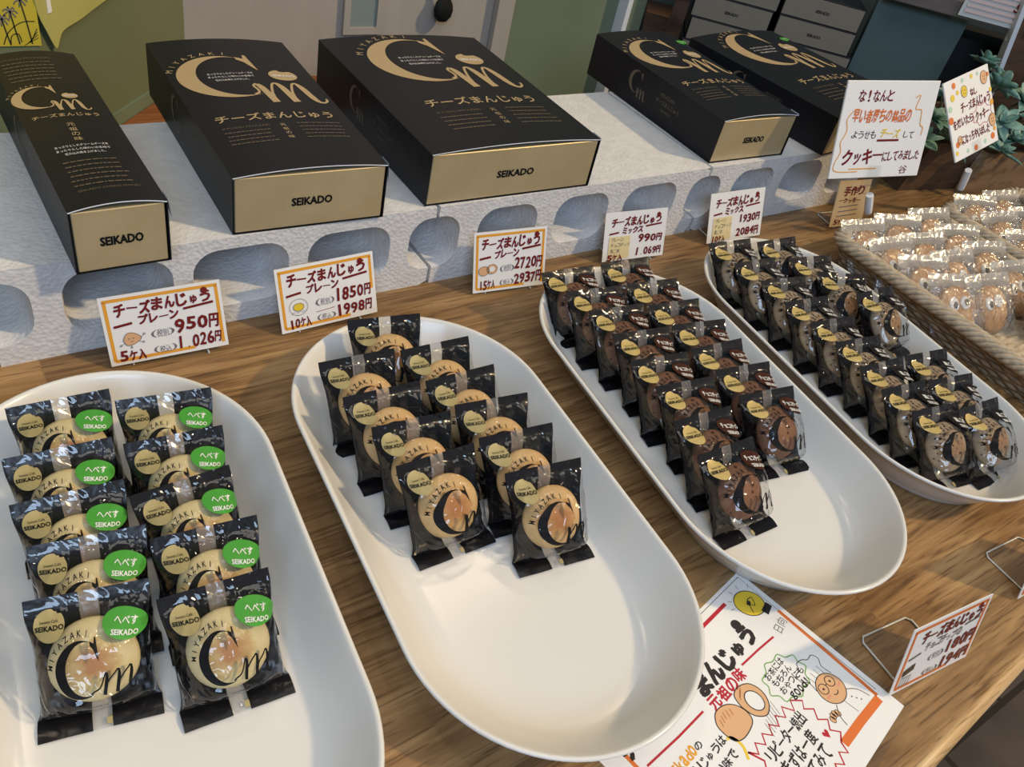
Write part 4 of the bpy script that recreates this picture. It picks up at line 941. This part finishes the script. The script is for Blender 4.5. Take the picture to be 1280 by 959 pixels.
def draw_s1(mb, f, w, h):
    hand(mb, 'な!なんと', -w * .36, w * .02, h * .35, h * .115, f, 0, 0, .02, 1)
    hand(mb, '早い者勝ちの銘品の', -w * .38, w * .26, h * .15, h * .13, f, 4, 0, .03, 2); hand(mb, 'ようせも', -w * .35, -w * .08, h * -.04, h * .08, f, 2, 0, .0, 3)
    hand(mb, 'チーズ', -w * .04, w * .18, h * -.03, h * .10, f, 3, 0, .03, 4); hand(mb, 'して', w * .22, w * .34, h * -.05, h * .07, f, 2, 0, .0, 5)
    mb.stroke([(-w * .06, -h * .105), (w * .18, -h * .105)], h * .022, f, 0)
    hand(mb, 'クッキー', -w * .40, w * .04, -h * .27, h * .17, f, 0, h * .02, .05, 6); hand(mb, 'にしてみました', w * .04, w * .46, -h * .27, h * .10, f, 0, h * .02, .015, 7)
    hand(mb, '谷', w * .26, w * .36, -h * .42, h * .09, f, 0, 0, .0, 8)
    mb.stroke(smooth_pts([(-w * .36, h * .22), (-w * .43, h * .12), (-w * .41, h * .0), (-w * .45, -h * .12), (-w * .43, -h * .22), (-w * .47, -h * .34), (-w * .44, -h * .42), (-w * .2, -h * .43)]), h * .010, f, 1)
    mb.stroke(smooth_pts([(w * .26, h * .33), (w * .31, h * .35), (w * .29, h * .22), (w * .36, h * .20), (w * .38, h * .06), (w * .42, h * .02), (w * .42, -h * .06)]), h * .010, f, 1)
    mb.stroke([(-w * .30, -h * .40), (w * .0, -h * .40)], h * .012, f, 1)
def draw_s2(mb, f, w, h):
    for (u, v, r_, c) in ((-.30, .42, .04, 4), (-.36, .28, .045, 3), (-.44, .16, .04, 5), (-.24, .32, .03, 3), (-.46, .02, .05, 4), (-.40, -.30, .04, 4), (-.44, -.40, .03, 3), (-.2, -.43, .03, 5), (-.02, -.44, .04, 4), (.38, -.40, .045, 4), (.44, -.32, .03, 1), (.46, .02, .04, 1), (.2, -.42, .03, 5), (.10, .44, .03, 3), (.45, .38, .03, 4), (-.1, .44, .03, 5), (.24, .44, .025, 5), (.47, .18, .03, 3)):
        mb.poly(arc(u * w, v * h, r_ * w, r_ * w, 0, 330, 12), f, c)
    up = lambda u, v: tuple(a + b for a, b in zip(f(u, v), (0, -0.0003, 0)))
    for (u, v, r_) in ((.36, .36, .075), (.42, -.20, .075), (-.10, .30, .065), (-.34, -.26, .05)):
        mb.poly(arc(u * w, v * h, r_ * w, r_ * w * 1.15, 0, 340, 18), f, 6 if u > 0 or v < 0 else 3); ring(mb, up, u * w, v * h, r_ * w, r_ * w * 1.15, .0005, 2)
        for ex in (-.02, .02): mb.poly(arc((u + ex) * w, (v + .015) * h, .007 * w, .007 * w, 0, 320, 8), up, 2)
        mb.stroke(arc(u * w, (v - .01) * h, .022 * w, .02 * w, 200, 340, 8), .0005, up, 2)
    hand(mb, 'なし', .02 * w, .18 * w, .25 * h, .09 * h, f, 0, 0, .04, 11); hand(mb, 'チーズまんじゅう', -.22 * w, .45 * w, .11 * h, .12 * h, f, 0, 0, .04, 12)
    hand(mb, 'を焼いたら', -.44 * w, .02 * w, -.05 * h, .11 * h, f, 0, 0, .03, 13); hand(mb, 'クッキー', .06 * w, .38 * w, -.07 * h, .13 * h, f, 0, 0, .05, 14)
    hand(mb, 'になっちゃいました', -.30 * w, .34 * w, -.27 * h, .11 * h, f, 0, 0, .03, 15)
    cl = []
    for i in range(8):
        a = R(45 * i); cl += [(w * (.22 + .19 * cos(a)), h * (-.07 + .11 * sin(a))), (w * (.22 + .23 * cos(a + R(22))), h * (-.07 + .14 * sin(a + R(22))))]
    mb.stroke(smooth_pts(cl + [cl[0]], 4), .0008, f, 7)
sign((1.0445, 0.55, 0.157), (-0.289, -0.064, -0.261), 0.148, 0.122, 'large white handwritten sign card on a clear clip stand behind the wicker basket', draw_s1, (1.098, 0.528, 0.0))
sign((1.2610, 0.555, 0.1635), (-0.62, -0.21, 0.06), 0.108, 0.112, 'tilted white sign card with coloured dots and cookie doodles by the plant', draw_s2, (1.330, 0.534, 0.0))

# ------------------------------------------------------------------ wicker baskets and cookies
def rrect(x0, x1, y0, y1, r, n=8, per=10):
    pts = []
    for cx, cy, s in ((x1 - r, y0 + r, -90), (x1 - r, y1 - r, 0), (x0 + r, y1 - r, 90), (x0 + r, y0 + r, 180)):
        for i in range(n + 1): a = R(s + 90 * i / n); pts.append((cx + r * cos(a), cy + r * sin(a)))
    out = []
    N = len(pts)
    for i in range(N):   # even spacing along the straights
        a, b = Vector(pts[i]), Vector(pts[(i + 1) % N]); k = max(1, int((b - a).length / 0.006))
        for j in range(k): out.append(a + (b - a) * j / k)
    return out
def basket(x0, x1, y0, y1, label):
    t = empty('wicker_basket', ((x0 + x1) / 2, (y0 + y1) / 2, 0)); tag(t, label, 'basket', 'wicker baskets of cookies')
    ox, oy = (x0 + x1) / 2, (y0 + y1) / 2; hb = 0.042
    path = rrect(x0 - ox + 0.010, x1 - ox - 0.010, y0 - oy + 0.010, y1 - oy - 0.010, 0.022); N = len(path)
    L = 0.0; ds = [0.0]
    for i in range(N): L += (path[(i + 1) % N] - path[i]).length; ds.append(L)
    nt = round(L / 0.062)
    mb = MB()
    for k in range(6):      # the twisted rim
        pts = []
        for i in range(N):
            a = path[i - 1]; b = path[(i + 1) % N]; tg = (b - a).normalized(); nn = Vector((tg.y, -tg.x)); ph = 2 * PI * (ds[i] / L * nt + k / 6)
            p = path[i] + nn * (0.0085 * cos(ph)); pts.append((p.x, p.y, hb + 0.0060 * sin(ph)))
        mb.tube(pts, 0.0033, 6, 0, True)
    mb.build('twisted_rim', 'wicker', t)
    mb = MB()
    for r_ in range(6):     # woven wall: wavy canes, one above the other
        for par in (0,):
            pts = []; k = 1.0 - 0.0
            ins = 0.016 * (1 - r_ / 6)
            for i in range(N):
                a = path[i - 1]; b = path[(i + 1) % N]; tg = (b - a).normalized(); nn = Vector((tg.y, -tg.x)); wv = 0.0018 * sin(2 * PI * ds[i] / 0.024 + PI * r_)
                p = path[i] + nn * (wv - ins); pts.append((p.x, p.y, 0.004 + r_ * 0.0060))
            mb.tube(pts, 0.0034, 5, 0, True)
    mb.build('woven_wall', 'wicker_dark', t)
    mb = MB(); nx, ny = 90, 190; X0, X1, Y0, Y1 = x0 - ox + 0.028, x1 - ox - 0.028, y0 - oy + 0.028, y1 - oy - 0.028
    rows = []
    for j in range(ny + 1):
        y = Y0 + (Y1 - Y0) * j / ny; row = []
        for i in range(nx + 1):
            x = X0 + (X1 - X0) * i / nx; cell = x / 0.030
            up = sin(PI * cell); rib = abs(sin(PI * y / 0.0075)); par = 1 if int(math.floor(y / 0.0075)) % 2 else -1
            row.append((x, y, 0.0026 + 0.0016 * rib ** 0.7 + 0.0013 * up * par * rib))
        rows.append(row)
    mb.loops(rows, 0, True, False); mb.box(X0 - 0.004, X1 + 0.004, Y0 - 0.004, Y1 + 0.004, 0.0004, 0.0010)
    mb.build('woven_floor', 'wicker', t)
    return t
basket(0.950, 1.196, 0.125, 0.508, 'wicker basket of eyed cookies next to the sesame dish, its near half empty')
basket(1.213, 1.460, 0.130, 0.512, 'second wicker basket of cookie bags, beyond the first and before the planter')

def cookie_packet(seed, lean, wink):
    t = empty('cookie_packet'); L = R(lean); A = Vector((0, sin(L), cos(L))); B = Vector((0, -cos(L), sin(L))); Wc, Hc = 0.080, 0.076
    def at(x, s, n): return Vector((x, 0, 0.001)) + A * s + B * n
    def P(s): q = min(max((s / Hc - 0.0) / 0.86, 0), 1); return max(sin(PI * q), 0) ** 0.5
    def Q(u): return max(1 - abs(u) ** 3, 0) ** 0.6
    def cr(x, s, k):
        q = Vector((x * 85 + seed * 5.7, s * 70 + k * 9, seed * 2.3)); return (max(1 - abs(noise.noise(q)) * 2, 0) ** 2 * 0.0045 + max(1 - abs(noise.noise(q * 2.4)) * 2, 0) ** 3 * 0.0018)
    nu, ns = 26, 26
    for sgn, nm, d in ((1, 'bag_front', 0.011), (-1, 'bag_back', 0.006)):
        mb = MB(); rows = []
        for k in range(ns + 1):
            s = Hc * k / ns; e = min(1, (s / Hc) * 6)
            rows.append([at(Wc / 2 * (-1 + 2 * i / nu), s, sgn * (d * P(s) * Q(-1 + 2 * i / nu) + cr(Wc / 2 * (-1 + 2 * i / nu), s, sgn) * 0.7 * e * (0.22 if s > Hc * .78 else 1))) for i in range(nu + 1)])
        k0 = int(ns * 0.80); mb.loops(rows[:k0 + 1], 0, True, False); mb.loops(rows[k0:], 1, True, False); mb.build(nm, ['film_bag', 'film_seal'], t)
    mb = MB(); rr = 0.0300; prof = [(0.001, 0.0052), (0.6, 0.0050), (0.85, 0.0042), (0.96, 0.0028), (1.0, 0.0), (0.96, -0.0028), (0.8, -0.0042), (0.001, -0.0044)]
    mb.loops([[(rr * q * cos(2 * PI * i / 40), rr * q * sin(2 * PI * i / 40), z) for i in range(40)] for q, z in prof])
    rt = (PI / 2 - L, 0, R(4)); ck = mb.build('cookie', 'cookie', t, at(0, 0.031, 0.001), rt)
    for ex, pu in ((-0.0090, (0.001, -0.0012)), (0.0088, (0.001, 0.0005))):
        mb = MB(); cy = 0.0062 + (0.0022 if ex > 0 else 0)
        for (r_, z, mi, cx_, cy_) in ((0.0074, 0.0068, 0, ex, cy), ):
            ls = [[(cx_ + r_ * q * cos(2 * PI * i / 20), cy_ + r_ * 1.15 * q * sin(2 * PI * i / 20), zz) for i in range(20)] for q, zz in ((1.0, 0.0046), (0.98, 0.0062), (0.85, 0.0070), (0.01, 0.0072))]
            mb.loops(ls, 0)
        if ex > 0 and wink:
            mb.stroke([(ex + 0.0025, cy + 0.0026), (ex - 0.0020, cy), (ex + 0.0025, cy - 0.0026)], 0.0011, lambda u, v: (u, v, 0.0076), 1)
        else:
            mb.poly(arc(ex + pu[0], cy + pu[1], 0.0038, 0.0044, 0, 345, 18), lambda u, v: (u, v, 0.0076), 1)
        mb.build('sugar_eye', ['eye_white', 'eye_black'], ck)
    return t
ck = [cookie_packet(3, 44, True), cookie_packet(8, 46, False), cookie_packet(14, 43, True)]
CK = [(0.998, 0.462, 5, 'bagged eyed cookie in the back left corner of the first basket'), (1.062, 0.458, -4, 'bagged eyed cookie, middle of the back line in the first basket'), (1.136, 0.455, 3, 'bagged eyed cookie in the back right corner of the first basket'),
      (0.997, 0.418, 6, 'bagged eyed cookie, second from the back along the basket side by the sesame dish'), (1.060, 0.412, 2, 'bagged eyed cookie, second from the back in the middle file'), (1.135, 0.412, -3, 'bagged eyed cookie, second from the back in the file by the second basket'),
      (1.000, 0.374, -5, 'bagged eyed cookie, third from the back along the side by the sesame dish'), (1.063, 0.368, 4, 'bagged eyed cookie, third from the back in the middle file'), (1.137, 0.368, 0, 'bagged eyed cookie, third from the back in the file by the second basket'),
      (1.001, 0.330, -8, 'bagged cookie with two round eyes, frontmost along the side by the sesame dish'), (1.060, 0.314, 3, 'bagged winking cookie at the front of the middle file, before bare wicker'), (1.138, 0.322, 5, 'bagged cookie peeping over its front neighbour in the file by the second basket'), (1.130, 0.272, -4, 'bagged cookie nearest the bare wicker, cut off by the right edge'),
      (1.262, 0.462, -6, 'clear bagged cookie with googly eyes, hindmost in the second basket'), (1.262, 0.415, 4, 'clear bagged cookie, second from the back in the second basket'), (1.255, 0.368, -3, 'clear bagged cookie, third from the back in the second basket'), (1.338, 0.458, 3, 'clear bagged cookie beside the hindmost one in the second basket'), (1.338, 0.410, -2, 'clear bagged cookie in the second line of the second basket, cut off at right'), (1.258, 0.322, 2, 'clear bagged cookie, nearest the front in the second basket')]
used = set()
VAR = [1, 1, 2, 0, 1, 2, 1, 0, 2, 1, 0, 1, 2, 0, 2, 1, 2, 1, 0]
for (x, y, a, lb), pi in zip(CK, VAR):
    p = ck[pi]; o = copy_tree(p) if pi in used else p; used.add(pi)
    o.location = (x, y - 0.016, 0.0062); o.rotation_euler = (0, 0, R(a - 15)); tag(o, lb, 'cookie', 'bagged eyed cookies')

# ------------------------------------------------------------------ planter and blue-green plant
t = empty('wooden_planter', (1.50, 0.665, 0), R(-10)); tag(t, 'dark brown wooden planter box behind the second basket, holding the blue-green plant', 'planter')
mb = MB()
def tap(x, y, z): k = 1 - 0.9 * z; return (x * k + 0.25 * z, y * k, z)
for (a, b_, c_, d_) in ((-0.19, 0.11, -0.085, -0.073), (-0.19, 0.11, 0.073, 0.085), (-0.19, -0.178, -0.073, 0.073), (0.098, 0.11, -0.073, 0.073)): mb.box(a, b_, c_, d_, 0.0, 0.080, 0, tap)
mb.build('planter_sides', 'brown_wood', t)
mb = MB(); mb.box(-0.177, 0.097, -0.072, 0.072, 0.002, 0.05, 0, tap); mb.build('soil_bed', 'darkvoid', t)
mb = MB(); mb.box(-0.06, 0.13, -0.1035, -0.089, 0.0, 0.070, 0, tap); mb.build('front_board', 'tan_wood', t)
t = empty('leafy_plant', (1.50, 0.665, 0.052)); tag(t, 'blue-green artificial plant with star-shaped leaf clusters in the wooden planter', 'plant')
rd = random.Random(4)
def rosette(center, size, tilt, seed):
    rr_ = random.Random(seed); mb = MB(); n = 9
    for ly, (cnt, ln, el) in enumerate(((6, 1.0, 12), (5, 0.8, 38), (4, 0.55, 62))):
        for i in range(cnt):
            a = 2 * PI * (i + 0.5 * ly) / cnt + rr_.uniform(-.2, .2); e = R(el + rr_.uniform(-8, 8)); l_ = size * ln * rr_.uniform(.85, 1.1); ls = []
            for k in range(7):
                q = k / 6; w_ = l_ * 0.24 * (sin(PI * min(q * 0.85 + 0.13, 1)) ** 0.8) * (1 if k < 6 else 0.05); r_ = l_ * q; dz = r_ * sin(e) - l_ * 0.18 * q * q; ro = r_ * cos(e)
                sec = []
                for (sx_, sz_) in ((-1, 0.10), (-0.5, 0.02), (0, -0.06), (0.5, 0.02), (1, 0.10), (0, -0.16)):
                    lx, lz = sx_ * w_, sz_ * w_ * 2; sec.append((ro * cos(a) - lx * sin(a), ro * sin(a) + lx * cos(a), dz + lz))
                ls.append(sec)
            mb.loops(ls, 0, True, True, True, True)
    o = mb.build('leaf_cluster', 'leaf', t, center, tilt); return o
CL = [(-0.17, -0.03, 0.060), (-0.20, 0.00, 0.050), (-0.14, 0.04, 0.045), (-0.21, -0.05, 0.035), (-0.145, -0.065, 0.035), (-0.03, -0.07, 0.060), (0.01, -0.09, 0.035), (0.05, -0.05, 0.085), (0.0, -0.02, 0.10), (0.10, -0.08, 0.055), (0.06, -0.10, 0.025), (0.13, -0.03, 0.10), (-0.08, 0.02, 0.07), (0.05, 0.04, 0.11), (-0.055, -0.105, 0.03), (0.13, -0.11, 0.03), (-0.23, -0.02, 0.060), (0.17, -0.07, 0.06)]
for i, c_ in enumerate(CL):
    rosette(c_, rd.uniform(0.034, 0.046), (rd.uniform(0.1, 0.8), rd.uniform(-0.6, 0.2), rd.uniform(0, 6)), i)
mb = MB()
for c_ in CL: mb.tube([(c_[0] * 0.6, 0.0, -0.004), (c_[0] * 0.85, c_[1] * 0.4, c_[2] * 0.5), c_], 0.002, 6)
mb.build('stems', 'stem', t)

# ------------------------------------------------------------------ right-hand corner: sideboard, stacked gift boxes, shelf, framed panel, sign holder
t = empty('sideboard', fp(1.86, 0.62, -0.72), LAT); tag(t, 'dark brown sideboard in the back corner under the stacked gift boxes', 'sideboard')
mb = MB(); mb.box(-0.54, 0.60, -0.20, 0.21, 0.06, 0.70); mb.build('body', 'brown_wood', t)
mb = MB(); mb.box(-0.55, 0.61, -0.21, 0.21, 0.70, 0.72); bevel(mb.build('top_board', 'brown_wood', t), 0.003)
for a in (-0.52, -0.14, 0.235):
    mb = MB(); mb.box(a, a + 0.35, -0.214, -0.2005, 0.08, 0.68); d = mb.build('door', 'brown_wood', t)
    mb = MB(); mb.tube([(a + 0.32, -0.235, 0.45), (a + 0.32, -0.235, 0.55)], 0.006, 8); mb.build('door_handle', 'black_metal', d)
mb = MB()
for sx_ in (-0.5, 0.56):
    for sy in (-0.17, 0.18): mb.box(sx_ - 0.025, sx_ + 0.025, sy - 0.02, sy + 0.02, 0, 0.06)
mb.build('plinth_feet', 'black_metal', t)
k = 0
names = ['lowest of the left pile', 'second from the bottom of the left pile', 'third from the bottom of the left pile', 'topmost of the left pile']
for col, lat0 in ((0, 0.142), (1, 0.296)):
    hgt = 0.0415
    for i in range(4 if col == 0 else 4):
        z = 0.0006 + i * (hgt + 0.0006)
        if col == 1 and i == 3: z = z
        w_, l_ = 0.148, 0.270
        b = empty('gift_box', fp(1.692 + 0.002 * i, lat0 + (0.004 if i % 2 else 0.0) + (0.008 * (3 - i) if col else 0) * 0.6, z), LAT)
        tag(b, f'dim champagne-ended gift box in the back corner, {names[i] if col == 0 else names[i].replace("left pile", "right pile")}', 'gift box', 'stacked gift boxes in the back corner')
        mb = MB(); mb.box(0, w_, 0.002, l_, 0, hgt); bevel(mb.build('lid_sleeve', 'card_black', b), 0.001)
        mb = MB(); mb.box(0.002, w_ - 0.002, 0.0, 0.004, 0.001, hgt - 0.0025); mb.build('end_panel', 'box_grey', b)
        mb = MB(); text(mb, 'SEIKADO', w_ * 0.5, hgt * 0.46, 0.026, 0.0055, lambda u, v: (u, -0.0003, v), 0, 0, 0.04); mb.build('end_lettering', 'print_black', b)
mb = MB(); mb.box(0.0, 0.026, -0.02, 0.02, 0.0004, 0.9); o = mb.build('corner_post', 'brown_wood', None, fp(1.70, 0.108, 0), (0, 0, LAT)); tag(o, 'brown wooden post beside the stacked gift boxes in the back corner', 'post')
o = empty('wall_shelf', fp(1.76, 0.72, 0.197), LAT); tag(o, 'grey-brown wall shelf high in the back right corner', 'shelf')
mb = MB(); mb.box(-0.25, 0.40, -0.07, 0.10, 0.0, 0.028); bevel(mb.build('shelf_board', 'grey_board', o), 0.002)
mb = MB()
for a in (-0.2, 0.36): mb.box(a, a + 0.012, 0.05, 0.10, -0.03, 0.0)
mb.build('shelf_bracket', 'black_metal', o)
t = empty('teal_board', fp(1.735, 0.545, 0.0005), LAT); tag(t, 'plain grey-teal board standing between the stacked gift boxes and the dark recess block', 'board')
mb = MB(); mb.box(-0.078, 0.090, -0.010, 0.010, 0.0, 0.1955); bevel(mb.build('board_panel', 'teal', t), 0.001)
t = empty('recess_shade_block', fp(1.83, 0.76, 0.0005), LAT); tag(t, 'black block for the shaded recess under the wall shelf, right of the teal board', 'recess block')
mb = MB(); mb.box(-0.12, 0.20, -0.05, 0.07, 0.0, 0.15); mb.build('body', 'darkvoid', t)  # solid near-black block; its colour stands for the shade inside an open recess
t = empty('framed_panel', fp(1.675, 0.783, 0.0125), LAT); t.rotation_euler = (0, R(-10), LAT); tag(t, 'brown wooden panel with a thin white edge standing at the far right', 'panel')
mb = MB(); mb.box(-0.05, 0.30, -0.012, 0.012, 0, 0.42); mb.build('panel_board', 'brown_wood', t)
mb = MB(); mb.box(-0.058, -0.050, -0.014, 0.014, 0, 0.42); mb.build('white_edge', 'white_trim', t)
mb = MB(); mb.box(0.015, 0.30, -0.016, -0.0125, 0.0, 0.17); mb.build('lower_board', 'tan_wood', t)
t = empty('sign_holder', fp(1.6775, 0.662, 0.178), LAT); tag(t, 'clear acrylic sign holder with pink striped paper, cut off by the top edge', 'sign holder')
mb = MB(); mb.box(-0.075, 0.055, 0.0, 0.002, 0.022, 0.13); mb.box(-0.075, 0.055, 0.004, 0.006, 0.022, 0.13); mb.box(-0.075, 0.055, 0.0, 0.006, 0.016, 0.022); mb.build('holder_plate', 'acrylic', t)
mb = MB(); mb.box(-0.068, 0.050, 0.0024, 0.0036, 0.026, 0.125); mb.build('paper_sheet', 'paper', t)
mb = MB(); f = lambda u, v: (u, -0.0004, v)
for i in range(10): mb.stroke([(-0.062, 0.037 + 0.009 * i), (0.045, 0.037 + 0.009 * i)], 0.0055, f, 0)
text(mb, 'Su', 0.028, 0.060, 0.022, 0.016, lambda u, v: (u, -0.0007, v), 1, 0, 0.02, 0.2); mb.build('paper_print', ['pink_paper', 'marker_red'], t)
mb = MB(); mb.tube([(0.035, 0.003, 0.006), (0.035, 0.003, 0.018)], 0.005, 10); mb.box(0.028, 0.042, 0.006, 0.0118, 0.022, 0.045); mb.build('shelf_clip', 'acrylic_edge', t)

# ------------------------------------------------------------------ things on the left partition
t = empty('palm_card', (0.06, 0.9345, 0.1335)); tag(t, 'yellow card with a drawing of three palm trees, fixed to the green partition', 'card')
t.location = (0.06, 0.9335, 0.1325)
mb = MB(); mb.box(-0.14, 0.077, 0, 0.0012, 0.0, 0.16); mb.build('card_sheet', 'yellow_card', t)
mb = MB(); f = lambda u, v: (u, -0.0004, v)
for (x, hh, ln) in ((0.046, 0.026, 0.0), (0.054, 0.033, 0.0), (0.065, 0.044, -0.003)):
    mb.stroke(smooth_pts([(x + 0.004, 0.002), (x + 0.002, hh * .5), (x + ln * .3, hh)]), 0.0011, f, 0)
    for a in range(0, 360, 52): mb.stroke(smooth_pts([(x + ln * .3, hh), (x + ln * .3 + .004 * cos(R(a)), hh + .004 * sin(R(a)) + .001), (x + ln * .3 + .0065 * cos(R(a)), hh + .005 * sin(R(a)) - .0015)], 4), 0.0012, f, 1)
mb.stroke(smooth_pts([(0.044, 0.002), (0.050, 0.014), (0.062, 0.023), (0.074, 0.024)]), 0.0008, f, 0); mb.stroke(smooth_pts([(0.050, 0.001), (0.052, 0.010), (0.058, 0.012), (0.060, 0.004)]), 0.0008, f, 0)
for kk in range(4): mb.stroke([(0.062 + .002 * kk, 0.001 + .001 * kk), (0.075, 0.008 + .003 * kk)], 0.0006, f, 0)
mb.build('palm_drawing', ['pen_black', 'pen_grey'], t)
t = empty('paper_leaf', (0.242, 1.006, 0.1233), R(45)); t.location = diag(0.0, 0.004, 0.0)
tag(t, 'pointed pale yellow-green paper hanging on the green partition behind the slim box', 'paper decoration')
pts = [(-0.1286, 0.1921), (-0.1242, 0.1633), (-0.1147, 0.1427), (-0.1042, 0.1233), (-0.0965, 0.1310), (-0.0885, 0.1375), (-0.0606, 0.1402), (-0.0374, 0.1439), (0.0032, 0.1503), (0.0158, 0.1574), (0.02, 0.22), (-0.12, 0.24)]
mb = MB(); 
def crv(x, y, z): return (x, y - 0.012 * (1 - ((x + 0.05) / 0.08) ** 2) * 0.5 , z)
mb.prism([(a, b_) for a, b_ in smooth_pts(pts, 3)], 0, 0.0008, 0, lambda x, y, z: (x, -0.001 - z, y)); mb.build('paper_sheet', 'leaf_paper', t)
mb = MB(); mb.box(-0.110, -0.104, -0.0026, -0.0019, 0.160, 0.185); mb.build('price_strip', 'print_white', t)
